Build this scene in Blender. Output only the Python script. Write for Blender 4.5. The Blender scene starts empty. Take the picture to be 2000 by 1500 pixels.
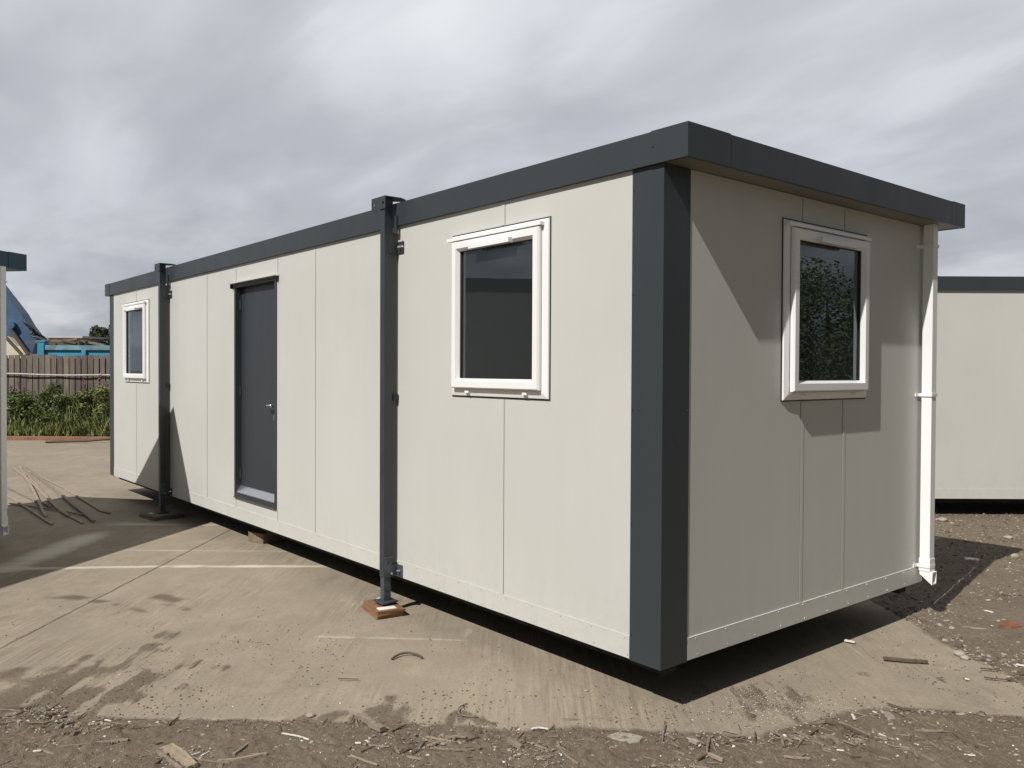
import bpy, bmesh, math, random
import numpy as np
from mathutils import Vector, Matrix
random.seed(7)
RNG = np.random.RandomState(11)
S = bpy.context.scene
C = S.collection

# ------------------------------------------------------------------ camera
FN, YAW, PITCH, ROLL = 1.6489, math.radians(50.2686), math.radians(-0.906), math.radians(0.268)
CAM = Vector((2.7869, -3.3026, 1.5038))
_f = Vector((-math.sin(YAW)*math.cos(PITCH), math.cos(YAW)*math.cos(PITCH), math.sin(PITCH)))
_r0 = Vector((math.cos(YAW), math.sin(YAW), 0)); _u0 = _r0.cross(_f)
_r = _r0*math.cos(ROLL)+_u0*math.sin(ROLL); _u = -_r0*math.sin(ROLL)+_u0*math.cos(ROLL)
cd = bpy.data.cameras.new('camera'); cam = bpy.data.objects.new('camera', cd); C.objects.link(cam)
cam.matrix_world = Matrix(((_r.x,_u.x,-_f.x,CAM.x),(_r.y,_u.y,-_f.y,CAM.y),(_r.z,_u.z,-_f.z,CAM.z),(0,0,0,1)))
cd.sensor_width = 36; cd.lens = 36*FN/2; cd.clip_end = 5000; cd.clip_start = 0.05
S.camera = cam
S.render.resolution_x = 1024; S.render.resolution_y = 768
S.view_settings.view_transform = 'Standard'; S.view_settings.look = 'None'
S.view_settings.exposure = 0.0; S.view_settings.gamma = 1

# ------------------------------------------------------------------ sun and sky
SUNDIR = Vector((-0.138, 0.69, -0.707)).normalized()
sd = bpy.data.lights.new('sun', 'SUN'); sun = bpy.data.objects.new('sun', sd); C.objects.link(sun)
sd.energy = 4.4; sd.angle = math.radians(0.5); sd.color = (1, 0.96, 0.915)
sun.rotation_euler = SUNDIR.to_track_quat('-Z', 'Y').to_euler()
world = bpy.data.worlds.new('World'); S.world = world; world.use_nodes = True
def build_world():
    nt = world.node_tree; nt.nodes.clear(); N = nt.nodes.new; L = nt.links.new
    out = N('ShaderNodeOutputWorld'); bg = N('ShaderNodeBackground'); bg.inputs[1].default_value = 0.1
    L(bg.outputs[0], out.inputs[0])
    sky = N('ShaderNodeTexSky'); sky.sky_type = 'NISHITA'; sky.sun_disc = False
    sky.sun_elevation = math.asin(-SUNDIR.z); sky.sun_rotation = math.atan2(-SUNDIR.x, -SUNDIR.y)
    tc = N('ShaderNodeTexCoord')
    sep = N('ShaderNodeSeparateXYZ'); L(tc.outputs['Generated'], sep.inputs[0])
    def M(op, a, b=None, c=None):
        m = N('ShaderNodeMath'); m.operation = op
        for i, v in enumerate((a, b, c)):
            if v is None: continue
            if isinstance(v, (int, float)): m.inputs[i].default_value = v
            else: L(v, m.inputs[i])
        return m.outputs[0]
    z = M('MAXIMUM', sep.outputs[2], 0.0)
    den = M('ADD', z, 0.22)
    cx = M('DIVIDE', sep.outputs[0], den); cy = M('DIVIDE', sep.outputs[1], den)
    cmb = N('ShaderNodeCombineXYZ'); L(cx, cmb.inputs[0]); L(cy, cmb.inputs[1])
    mp = N('ShaderNodeMapping'); L(cmb.outputs[0], mp.inputs[0])
    mp.inputs['Rotation'].default_value = (0, 0, math.radians(-50)); mp.inputs['Scale'].default_value = (0.7, 1.35, 1)
    mp.inputs['Location'].default_value = (3.1, 1.7, 0)
    def noise(sc, det, rough, dist=0.0, vec=None):
        n = N('ShaderNodeTexNoise'); n.inputs['Scale'].default_value = sc; n.inputs['Detail'].default_value = det
        n.inputs['Roughness'].default_value = rough; n.inputs['Distortion'].default_value = dist
        L(vec or mp.outputs[0], n.inputs['Vector']); return n.outputs[0]
    n1 = noise(0.8, 5, 0.45, 0.4); n2 = noise(2.1, 6, 0.48, 0.5); n3 = noise(6.0, 5, 0.5, 0.3)
    v = M('ADD', M('ADD', M('MULTIPLY', n1, 0.50), M('MULTIPLY', n2, 0.42)), M('MULTIPLY', n3, 0.08))
    rp = N('ShaderNodeValToRGB'); L(v, rp.inputs[0]); e = rp.color_ramp.elements
    def col(r, g, b): return (r*10, g*10, b*10, 1)
    e[0].position = 0.36; e[0].color = col(.49, .503, .538)
    e[1].position = 0.66; e[1].color = col(.80, .815, .84)
    for p, c in ((.44, (.53, .545, .582)), (.50, (.60, .615, .65)), (.56, (.70, .715, .755))):
        k = e.new(p); k.color = col(*c)
    # clouds darken and turn bluer near the horizon, brighten higher up
    hr = N('ShaderNodeValToRGB'); L(z, hr.inputs[0]); h = hr.color_ramp.elements
    h[0].position = 0.0; h[0].color = (.72, .76, .82, 1); h[1].position = .36; h[1].color = (1.06, 1.06, 1.06, 1)
    k = h.new(.14); k.color = (.80, .81, .84, 1)
    mul = N('ShaderNodeMix'); mul.data_type = 'RGBA'; mul.blend_type = 'MULTIPLY'; mul.inputs[0].default_value = 1
    L(rp.outputs[0], mul.inputs[6]); L(hr.outputs[0], mul.inputs[7])
    # added dimming of the sky away from the view, cuts ambient on end wall
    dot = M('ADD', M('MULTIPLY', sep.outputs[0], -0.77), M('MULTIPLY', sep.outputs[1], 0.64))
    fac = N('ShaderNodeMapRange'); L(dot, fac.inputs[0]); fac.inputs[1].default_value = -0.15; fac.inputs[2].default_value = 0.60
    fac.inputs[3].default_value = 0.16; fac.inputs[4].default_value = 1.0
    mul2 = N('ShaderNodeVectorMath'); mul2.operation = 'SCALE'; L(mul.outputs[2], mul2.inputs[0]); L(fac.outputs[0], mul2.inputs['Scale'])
    # low cumulus band just above the horizon
    mp2 = N('ShaderNodeMapping'); L(tc.outputs['Generated'], mp2.inputs[0]); mp2.inputs['Scale'].default_value = (1, 1, 3.2)
    n4 = noise(6.0, 9, 0.55, 0.1, mp2.outputs[0])
    band = N('ShaderNodeMapRange'); L(z, band.inputs[0]); band.inputs[1].default_value = .21; band.inputs[2].default_value = .03
    thr = N('ShaderNodeMapRange'); L(n4, thr.inputs[0]); thr.inputs[1].default_value = .46; thr.inputs[2].default_value = .62
    fb = M('MULTIPLY', M('MULTIPLY', band.outputs[0], thr.outputs[0]), 0.8)
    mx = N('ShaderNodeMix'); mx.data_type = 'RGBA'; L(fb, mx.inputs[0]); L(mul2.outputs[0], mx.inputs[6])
    mx.inputs[7].default_value = col(.74, .75, .77)
    # thin breaks let a little of the real sky through
    mz = N('ShaderNodeMix'); mz.data_type = 'RGBA'; mz.inputs[0].default_value = 0.07
    L(mx.outputs[2], mz.inputs[6]); L(sky.outputs[0], mz.inputs[7])
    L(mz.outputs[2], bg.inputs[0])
build_world()

GZ = -0.26                                   # yard level; the cabin floor line is z = 0
def G(px, py, z=GZ):
    """point of the yard traced from the photograph (2000 px wide)"""
    d = _f + _r*((px-1000)/(1000*FN)) - _u*((py-750)/(1000*FN))
    t = (z-CAM.z)/d.z
    return CAM + d*t
def A(px, py, depth):
    d = _f + _r*((px-1000)/(1000*FN)) - _u*((py-750)/(1000*FN))
    return CAM + d*depth

# ------------------------------------------------------------------ materials
class NT:
    def __init__(s, name):
        s.m = bpy.data.materials.new(name); s.m.use_nodes = True; s.t = s.m.node_tree
        s.b = s.t.nodes['Principled BSDF']
    def n(s, k): return s.t.nodes.new(k)
    def l(s, a, b): s.t.links.new(a, b)
    def set(s, sock, v):
        if isinstance(v, (int, float)): sock.default_value = v
        elif isinstance(v, (tuple, list)): sock.default_value = tuple(v) if len(sock.default_value) == len(v) else tuple(v)+(1,)
        else: s.l(v, sock)
    def math(s, op, a, b=0.0, c=0.0, clamp=False):
        m = s.n('ShaderNodeMath'); m.operation = op; m.use_clamp = clamp
        s.set(m.inputs[0], a); s.set(m.inputs[1], b); s.set(m.inputs[2], c); return m.outputs[0]
    def noise(s, sc, det=4, rough=.5, vec=None, scale=None, rot=None, dist=0, out=0):
        n = s.n('ShaderNodeTexNoise'); n.inputs['Scale'].default_value = sc; n.inputs['Detail'].default_value = det
        n.inputs['Roughness'].default_value = rough; n.inputs['Distortion'].default_value = dist
        v = vec or s.coord()
        if scale or rot:
            mp = s.n('ShaderNodeMapping'); s.l(v, mp.inputs[0])
            if scale: mp.inputs['Scale'].default_value = scale
            if rot:
                m0 = s.n('ShaderNodeMapping'); s.l(v, m0.inputs[0]); m0.inputs['Rotation'].default_value = rot; s.l(m0.outputs[0], mp.inputs[0])
            v = mp.outputs[0]
        s.l(v, n.inputs['Vector']); return n.outputs[out]
    def coord(s):
        if not hasattr(s, '_c'): s._c = s.n('ShaderNodeTexCoord').outputs['Object']
        return s._c
    def pos(s):
        if not hasattr(s, '_p'): s._p = s.n('ShaderNodeNewGeometry').outputs['Position']
        return s._p
    def mr(s, v, a, b, c=0., d=1., smooth=False):
        m = s.n('ShaderNodeMapRange'); s.l(v, m.inputs[0])
        if smooth: m.interpolation_type = 'SMOOTHSTEP'
        for i, k in enumerate((a, b, c, d)): m.inputs[i+1].default_value = k
        return m.outputs[0]
    def mix(s, f, a, b, mode='MIX'):
        m = s.n('ShaderNodeMix'); m.data_type = 'RGBA'; m.blend_type = mode
        s.set(m.inputs[0], f); s.set(m.inputs[6], a); s.set(m.inputs[7], b); return m.outputs[2]
    def bump(s, h, st, dist=.01):
        b = s.n('ShaderNodeBump'); b.inputs['Strength'].default_value = st; b.inputs['Distance'].default_value = dist
        s.l(h, b.inputs['Height'])
        if getattr(s, '_b', None) is not None: s.l(s._b, b.inputs['Normal'])
        s._b = b.outputs[0]; s.l(s._b, s.b.inputs['Normal'])
    def base(s, v): s.set(s.b.inputs['Base Color'], v)
    def rough(s, v): s.set(s.b.inputs['Roughness'], v)
def plain(name, col, rough=.5, metal=0., var=.08, sc=8., spec=.5, bump=0., bsc=60., scale=None):
    k = NT(name)
    nz = k.noise(sc, 5, .6, scale=scale)
    dk = tuple(c*(1-var) for c in col); lt = tuple(min(1, c*(1+var)) for c in col)
    k.base(k.mix(k.mr(nz, .3, .7), dk, lt)); k.rough(k.mr(nz, .3, .7, rough*.85, min(1, rough*1.15)))
    k.b.inputs['Metallic'].default_value = metal; k.b.inputs['Specular IOR Level'].default_value = spec
    if bump: k.bump(k.noise(bsc, 4, .6, scale=scale), bump, .004)
    return k.m
def sheet(name, col, rough, dirt=True, wav=.12, dcol=(.30,.25,.18)):
    """painted steel sheet: faint oil-canning, dust towards the bottom, fine grain"""
    k = NT(name)
    big = k.noise(.8, 3, .5); fine = k.noise(260, 2, .5)
    streak = k.noise(5, 5, .6, scale=(1, 1, .12))
    c = k.mix(k.mr(big, .3, .7), (col[0]*.965, col[1]*.96, col[2]*.95), tuple(min(1,x*1.035) for x in col))
    c = k.mix(k.mr(streak, .45, .8, 0, .09), c, tuple(x*.7 for x in col))
    if dirt:
        sep = k.n('ShaderNodeSeparateXYZ'); k.l(k.coord(), sep.inputs[0])
        low = k.math('MULTIPLY', k.mr(sep.outputs[2], 0.45, 0.0), k.mr(k.noise(14, 6, .7), .42, .75))
        c = k.mix(k.math('MULTIPLY', low, .16), c, dcol)
        sp = k.mr(k.noise(55, 2, .5), .76, .80)
        c = k.mix(k.math('MULTIPLY', sp, .35), c, tuple(x*.5 for x in col))
    k.base(c); k.rough(k.mr(streak, .3, .7, rough*.88, rough*1.12))
    k.bump(k.noise(1.15, 1, .4, scale=(1,1,.5)), wav, .05); k.bump(fine, .04, .001)
    return k.m
MAT = {}
MAT['cream'] = sheet('cream_painted_steel', (.572, .577, .545), .42)
MAT['cream_trim'] = sheet('cream_flashing', (.578, .583, .552), .40, wav=.06)
MAT['anthracite'] = sheet('anthracite_painted_steel', (.036, .045, .051), .46, dirt=False, wav=.05)
MAT['teal'] = sheet('teal_painted_steel', (.010, .058, .078), .4, dirt=False, wav=.05)
MAT['door'] = sheet('door_paint', (.032, .039, .047), .45, dirt=False, wav=.04)
MAT['post'] = plain('post_paint', (.036, .045, .053), .45, 0, .12, 6)
MAT['rib'] = plain('dull_channel', (.085, .078, .072), .55, 0, .15, 6)
MAT['foot'] = plain('worn_leg_paint', (.075, .088, .105), .42, .2, .25, 14)
MAT['upvc'] = plain('white_upvc', (.86, .865, .86), .25, 0, .02, 3)
MAT['seal'] = plain('black_rubber', (.015, .015, .016), .5)
MAT['soffit'] = plain('soffit_sheet', (.19, .18, .155), .5, 0, .04, 3)
MAT['joint'] = plain('dark_gap', (.16, .15, .13), .7)
MAT['strip'] = sheet('cover_strip_paint', (.572, .577, .545), .36, dirt=False, wav=0.02)
MAT['alu'] = plain('bare_aluminium', (.62, .63, .64), .28, .9, .05, 20)
MAT['chrome'] = plain('satin_steel', (.75, .75, .75), .18, 1.0, .03)
MAT['screw'] = plain('zinc_screw', (.42, .42, .40), .4, .8)
MAT['chassis'] = plain('underframe_black', (.012, .012, .012), .8)
MAT['inside'] = plain('white_lining', (.55, .54, .50), .6, 0, .03)
MAT['lino'] = plain('brown_vinyl_floor', (.10, .07, .05), .5)
MAT['ply'] = plain('wet_plywood', (.22, .115, .058), .75, 0, .35, 22, bump=.4, scale=(1, 1, 6))
MAT['ply_old'] = plain('weathered_plywood', (.20, .155, .11), .85, 0, .3, 22, bump=.4)
MAT['shim'] = plain('white_shim', (.80, .78, .74), .5)
MAT['wood_grey'] = plain('weathered_wood', (.235, .19, .145), .9, 0, .3, 30, bump=.6, bsc=90)
MAT['wood_dark'] = plain('damp_wood', (.115, .082, .058), .9, 0, .3, 30, bump=.6, bsc=90)
MAT['wood_pale'] = plain('dry_pale_wood', (.32, .26, .185), .9, 0, .25, 30, bump=.6, bsc=90)
MAT['paper'] = plain('torn_white_plastic', (.72, .70, .64), .6, 0, .1, 20)
MAT['stone'] = plain('grey_stone', (.36, .32, .26), .85, 0, .3, 40, bump=.5, bsc=70)
MAT['wire'] = plain('dull_wire', (.22, .19, .16), .5, .4)
MAT['rusty'] = plain('rusted_metal', (.20, .085, .045), .9, 0, .4, 20, bump=.4)
MAT['slate'] = plain('flat_tile', (.30, .26, .215), .7, 0, .1, 15)
def glass_mat():
    k = NT('window_glass'); t = k.t; t.nodes.remove(k.b)
    out = [n for n in t.nodes if n.type == 'OUTPUT_MATERIAL'][0]
    g = k.n('ShaderNodeBsdfGlossy'); g.inputs['Roughness'].default_value = 0.0; g.inputs['Color'].default_value = (.84, .93, 1, 1)
    tr = k.n('ShaderNodeBsdfTransparent'); tr.inputs['Color'].default_value = (.26, .33, .36, 1)
    fr = k.n('ShaderNodeFresnel'); fr.inputs['IOR'].default_value = 2.0
    b = k.n('ShaderNodeBump'); b.inputs['Strength'].default_value = .12; b.inputs['Distance'].default_value = .02
    n = k.noise(1.6, 1, .3); k.l(n, b.inputs['Height'])
    k.l(b.outputs[0], g.inputs['Normal'])
    mx = k.n('ShaderNodeMixShader'); k.l(fr.outputs[0], mx.inputs[0]); k.l(tr.outputs[0], mx.inputs[1]); k.l(g.outputs[0], mx.inputs[2])
    df = k.n('ShaderNodeBsdfDiffuse'); df.inputs[0].default_value = (.55, .60, .62, 1)
    m2 = k.n('ShaderNodeMixShader'); m2.inputs[0].default_value = .03; k.l(mx.outputs[0], m2.inputs[1]); k.l(df.outputs[0], m2.inputs[2])
    k.l(m2.outputs[0], out.inputs[0]); return k.m
MAT['glass'] = glass_mat()

# ------------------------------------------------------------------ mesh helpers
def link(name, bm, mat, parent=None, bevel=0, smooth=False):
    me = bpy.data.meshes.new(name)
    if bevel:
        es = [e for e in bm.edges if len(e.link_faces) == 2 and e.calc_face_angle(0) > .5]
        bmesh.ops.bevel(bm, geom=es, offset=bevel, segments=2, affect='EDGES', profile=.6)
    bmesh.ops.recalc_face_normals(bm, faces=bm.faces)
    bm.to_mesh(me); bm.free()
    if smooth: me.polygons.foreach_set('use_smooth', [True]*len(me.polygons))
    for m in (mat if isinstance(mat, (list, tuple)) else [mat]): me.materials.append(m if not isinstance(m, str) else MAT[m])
    o = bpy.data.objects.new(name, me); C.objects.link(o)
    if parent is not None: o.parent = parent
    return o
def B(): return bmesh.new()
def box(bm, x0, x1, y0, y1, z0, z1, mi=0):
    vs = [bm.verts.new(p) for p in ((x0,y0,z0),(x1,y0,z0),(x1,y1,z0),(x0,y1,z0),(x0,y0,z1),(x1,y0,z1),(x1,y1,z1),(x0,y1,z1))]
    for f in ((0,3,2,1),(4,5,6,7),(0,1,5,4),(1,2,6,5),(2,3,7,6),(3,0,4,7)):
        bm.faces.new([vs[i] for i in f]).material_index = mi
    return vs
def xform(vs, M_):
    for v in vs: v.co = M_ @ v.co
def tube(bm, pts, rad, seg=8, cap=True):
    pts = [Vector(p) for p in pts]; rings = []
    rads = rad if isinstance(rad, (list, tuple)) else [rad]*len(pts)
    for i, p in enumerate(pts):
        d = (pts[min(i+1, len(pts)-1)]-pts[max(i-1, 0)]).normalized()
        a = d.cross(Vector((0, 0, 1)));
        if a.length < .01: a = d.cross(Vector((1, 0, 0)))
        a.normalize(); b = d.cross(a)
        rings.append([bm.verts.new(p+(a*math.cos(t)+b*math.sin(t))*rads[i]) for t in [2*math.pi*k/seg for k in range(seg)]])
    for r0, r1 in zip(rings, rings[1:]):
        for k in range(seg): bm.faces.new((r0[k], r0[(k+1) % seg], r1[(k+1) % seg], r1[k]))
    if cap: bm.faces.new(rings[0][::-1]); bm.faces.new(rings[-1])
def tag(o, label=None, cat=None, group=None, kind=None):
    if label: o['label'] = label
    if cat: o['category'] = cat
    if group: o['group'] = group
    if kind: o['kind'] = kind
    return o
def empty(name, loc=(0,0,0), rz=0, **k):
    o = bpy.data.objects.new(name, None); C.objects.link(o); o.location = loc; o.rotation_euler = (0, 0, rz)
    o.empty_display_size = .2
    return tag(o, **k)
# face frames: F(u, v, h) -> local point; u right, v up, h outward
def front(u, v, h): return (u, -h, v)
def ring(bm, F, u0, u1, v0, v1, prof):
    """mitred rectangular frame; prof = closed list of (inset, height)"""
    loops = []
    for ins, h in prof:
        loops.append([bm.verts.new(F(*p, h)) for p in ((u0+ins, v0+ins), (u1-ins, v0+ins), (u1-ins, v1-ins), (u0+ins, v1-ins))])
    n = len(loops)
    for i in range(n):
        a, b = loops[i], loops[(i+1) % n]
        for k in range(4): bm.faces.new((a[k], a[(k+1) % 4], b[(k+1) % 4], b[k]))
def fbox(bm, F, u0, u1, v0, v1, h0, h1, mi=0):
    vs = [bm.verts.new(F(u, v, h)) for u, v, h in ((u0,v0,h0),(u1,v0,h0),(u1,v1,h0),(u0,v1,h0),(u0,v0,h1),(u1,v0,h1),(u1,v1,h1),(u0,v1,h1))]
    for f in ((0,3,2,1),(4,5,6,7),(0,1,5,4),(1,2,6,5),(2,3,7,6),(3,0,4,7)):
        bm.faces.new([vs[i] for i in f]).material_index = mi
    return vs
def fdisc(bm, F, u, v, h0, h1, r, seg=8):
    a = [bm.verts.new(F(u+r*math.cos(t), v+r*math.sin(t), h0)) for t in [2*math.pi*k/seg for k in range(seg)]]
    b = [bm.verts.new(F(u+r*.8*math.cos(t), v+r*.8*math.sin(t), h1)) for t in [2*math.pi*k/seg for k in range(seg)]]
    for k in range(seg): bm.faces.new((a[k], a[(k+1) % seg], b[(k+1) % seg], b[k]))
    bm.faces.new(b)
def wall_with_holes(bm, F, u0, u1, v0, v1, holes, th):
    """wall slab as boxes round the openings (butted, no overlap)"""
    us = sorted({u0, u1, *[h[0] for h in holes], *[h[1] for h in holes]})
    for a, b in zip(us, us[1:]):
        hs = sorted([h for h in holes if h[0] <= a+1e-6 and h[1] >= b-1e-6], key=lambda h: h[2])
        z = v0
        for h in hs:
            if h[2] > z: fbox(bm, F, a, b, z, h[2], -th, 0)
            z = h[3]
        if v1 > z: fbox(bm, F, a, b, z, v1, -th, 0)

def window(parent, F, u0, u1, v0, v1, hinge_l=True):
    """tilt window; outer frame is the part, the rest its sub-parts"""
    bm = B(); ring(bm, F, u0, u1, v0, v1, [(0, .002), (.004, .014), (.036, .024), (.048, .024), (.048, -.045), (0.02, -.045), (.02, .002)])
    w = link('window', bm, 'upvc', parent)
    bm = B(); ring(bm, F, u0-.006, u1+.006, v0-.006, v1+.006, [(0, .0005), (0, .005), (.03, .005), (.03, .0005)])
    link('seal', bm, 'seal', w)
    a = .047
    bm = B(); ring(bm, F, u0+a, u1-a, v0+a+.004, v1-a, [(0, .028), (0, .044), (.008, .056), (.048, .056), (.064, .030), (.064, -.02), (.02, -.02), (.02, .028)])
    link('sash', bm, 'upvc', w)
    bm = B(); ring(bm, F, u0+a+.063, u1-a-.063, v0+a+.067, v1-a-.063, [(0, .012), (0, .027), (.006, .022), (.006, .012)])
    link('gasket', bm, 'seal', w)
    bm = B(); fbox(bm, F, u0+a+.05, u1-a-.05, v0+a+.05, v1-a-.05, .002, .014)
    link('pane', bm, 'glass', w)
    bm = B(); vs = fbox(bm, F, u0-.006, u1-.03, v1-.042, v1-.022, .022, .055); 
    link('drip_bar', bm, 'upvc', w, bevel=.004)
    c = (u0+u1)/2; bm = B(); fbox(bm, F, c-.2, c+.2, v1-a-.070, v1-a-.040, .054, .090)
    link('trickle_vent', bm, 'upvc', w, bevel=.006)
    for q in (.2, .8):
        bm = B(); fbox(bm, F, u0+(u1-u0)*q-.02, u0+(u1-u0)*q+.02, v0+.022, v0+.036, .02, .034)
        link('drain_cap', bm, 'upvc', w, bevel=.003)
    return w

def post(parent, x, zb=-.19):
    """bolted-on jack leg: tube, adjustable foot, head plate, brackets"""
    t = -.05
    bm = B(); box(bm, x-.045, x+.015, -.119, -.05, .0, 2.747)
    p = link('support_leg', bm, 'post', parent, bevel=.004)
    bm = B(); box(bm, x-.038, x+.008, -.049, -.002, .03, 2.50); link('back_channel', bm, 'rib', p)
    bm = B(); box(bm, x-.04, x+.010, -.114, -.056, zb+.012, .0); 
    link('foot_leg', bm, 'foot', p, bevel=.003)
    bm = B(); box(bm, x-.08, x+.05, -.15, -.02, zb, zb+.012); link('base_plate', bm, 'foot', p, bevel=.002)
    # head: plate with two bolt holes and a top flange reaching back over the roof edge
    bm = B()
    N_, hr = 16, .011
    def plate(u0, u1, v0, v1, holes, y0, y1):
        us = [u0]+[q for h in holes for q in (h[0]-.022, h[0]+.022)]+[u1]
        for i in range(len(us)-1):
            a, b = us[i], us[i+1]
            h = next((h for h in holes if abs((a+b)/2-h[0]) < .001), None)
            if not h: box(bm, a, b, y0, y1, v0, v1); continue
            box(bm, a, b, y0, y1, v0, h[1]-.022); box(bm, a, b, y0, y1, h[1]+.022, v1)
            for y in (y0, y1):
                sq = []
                ci = [bm.verts.new((h[0]+hr*math.cos(t_), y, h[1]+hr*math.sin(t_))) for t_ in [2*math.pi*k/N_ for k in range(N_)]]
                so = []
                for k in range(N_):
                    t_ = 2*math.pi*k/N_; m = max(abs(math.cos(t_)), abs(math.sin(t_)))
                    so.append(bm.verts.new((h[0]+.022*math.cos(t_)/m, y, h[1]+.022*math.sin(t_)/m)))
                for k in range(N_): bm.faces.new((ci[k], ci[(k+1) % N_], so[(k+1) % N_], so[k]))
                if y == y0: c0 = ci
            for k in range(N_): bm.faces.new((c0[k], c0[(k+1) % N_], ci[(k+1) % N_], ci[k]))
    plate(x-.155, x+.035, 2.665, 2.748, [(x-.125, 2.708), (x+.005, 2.708)], -.128, -.120)
    v_ = [bm.verts.new(q) for z_ in (2.748, 2.756) for q in ((x-.155, -.128, z_), (x+.035, -.128, z_), (x+.035, .01, z_), (x+.0, .07, z_), (x-.06, .07, z_), (x-.155, -.06, z_))]
    for k in range(6): bm.faces.new((v_[k], v_[(k+1) % 6], v_[6+(k+1) % 6], v_[6+k]))
    bm.faces.new(v_[:6][::-1]); bm.faces.new(v_[6:])
    link('head_plate', bm, 'post', p)
    # side brackets bolted to the wall
    for z, w_ in ((2.395, .075), (.045, .075)):
        bm = B(); box(bm, x+.016, x+.016+w_, -.010, -.004, z-.045, z+.04); box(bm, x+.016, x+.022, -.085, -.010, z-.045, z+.04)
        b = link('wall_bracket', bm, 'post' if z > 1 else 'foot', p, bevel=.0015)
        bm = B(); fdisc(bm, front, x+.058, z, .010, .024, .013, 6); fdisc(bm, front, x+.058, z, .024, .040, .007, 8)
        link('bolt', bm, 'chrome', b)
    bm = B(); box(bm, x+.010, x+.026, -.045, -.008, 1.285, 1.33); link('rubber_stop', bm, 'seal', p, bevel=.004)
    bm = B(); box(bm, x+.016, x+.045, -.04, -.026, 2.49, 2.62); link('upper_clip', bm, 'post', p)
    # locking plate and pin on the jack
    bm = B(); box(bm, x+.0155, x+.021, -.115, -.058, .0, .14); box(bm, x+.0155, x+.028, -.118, -.055, .14, .147)
    k = link('locking_plate', bm, 'foot', p)
    def side(u, v, h): return (x+.021+h, u, v)
    bm = B(); fdisc(bm, side, -.085, .105, .0, .001, .009); link('bolt_hole', bm, 'seal', k)
    bm = B(); fdisc(bm, side, -.075, .03, .0, .03, .010); link('locking_pin', bm, 'chrome', k)
    bm = B(); fdisc(bm, lambda u, v, h: (x+.010+h, u, v), -.085, -.105, .0, .001, .008); link('pin_hole', bm, 'seal', p)
    return p

def joint(parent, F, u, v0, v1, side=1, holes=()):
    """cover strip over a panel joint with its dark open edge"""
    for (a, b) in ((v0, v1),):
        bm = B(); fbox(bm, F, u-side*.030 if side > 0 else u, u if side > 0 else u+.030, a, b, -.001, .0022)
        link('cover_strip', bm, 'strip', parent)
        bm = B(); fbox(bm, F, u+.0002*side if side > 0 else u-.0042, u+.0042 if side > 0 else u-.0002, a, b, -.001, .0012)
        link('panel_joint', bm, 'joint', parent)

def skirt(parent, F, u0, u1, h=.11, edge='cream_trim', screws=True):
    bm = B(); fbox(bm, F, u0, u1, 0.0, h, -.002, .004)
    fbox(bm, F, u0, u1, -.006, 0.0, -.03, .004)
    s = link('skirt_flashing', bm, 'cream_trim', parent)
    bm = B(); fbox(bm, F, u0, u1, h+.0002, h+.0016, -.001, .0046); link('skirt_edge', bm, edge, s)
    if not screws: return s
    n = int((u1-u0)/.24); o = None
    for i in range(n):
        u = u0+.07+(u1-u0-.1)*i/(n-1)
        for q, z in ((u, h-.012), (u+.02, .012)):
            if o is None:
                bm = B(); fdisc(bm, F, 0, 0, .004, .0065, .0034, 6); o = link('screw', bm, 'screw', s)
            else: o = o.copy(); C.objects.link(o); o.parent = s
            o.location = F(q, z, 0)
    return s

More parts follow.
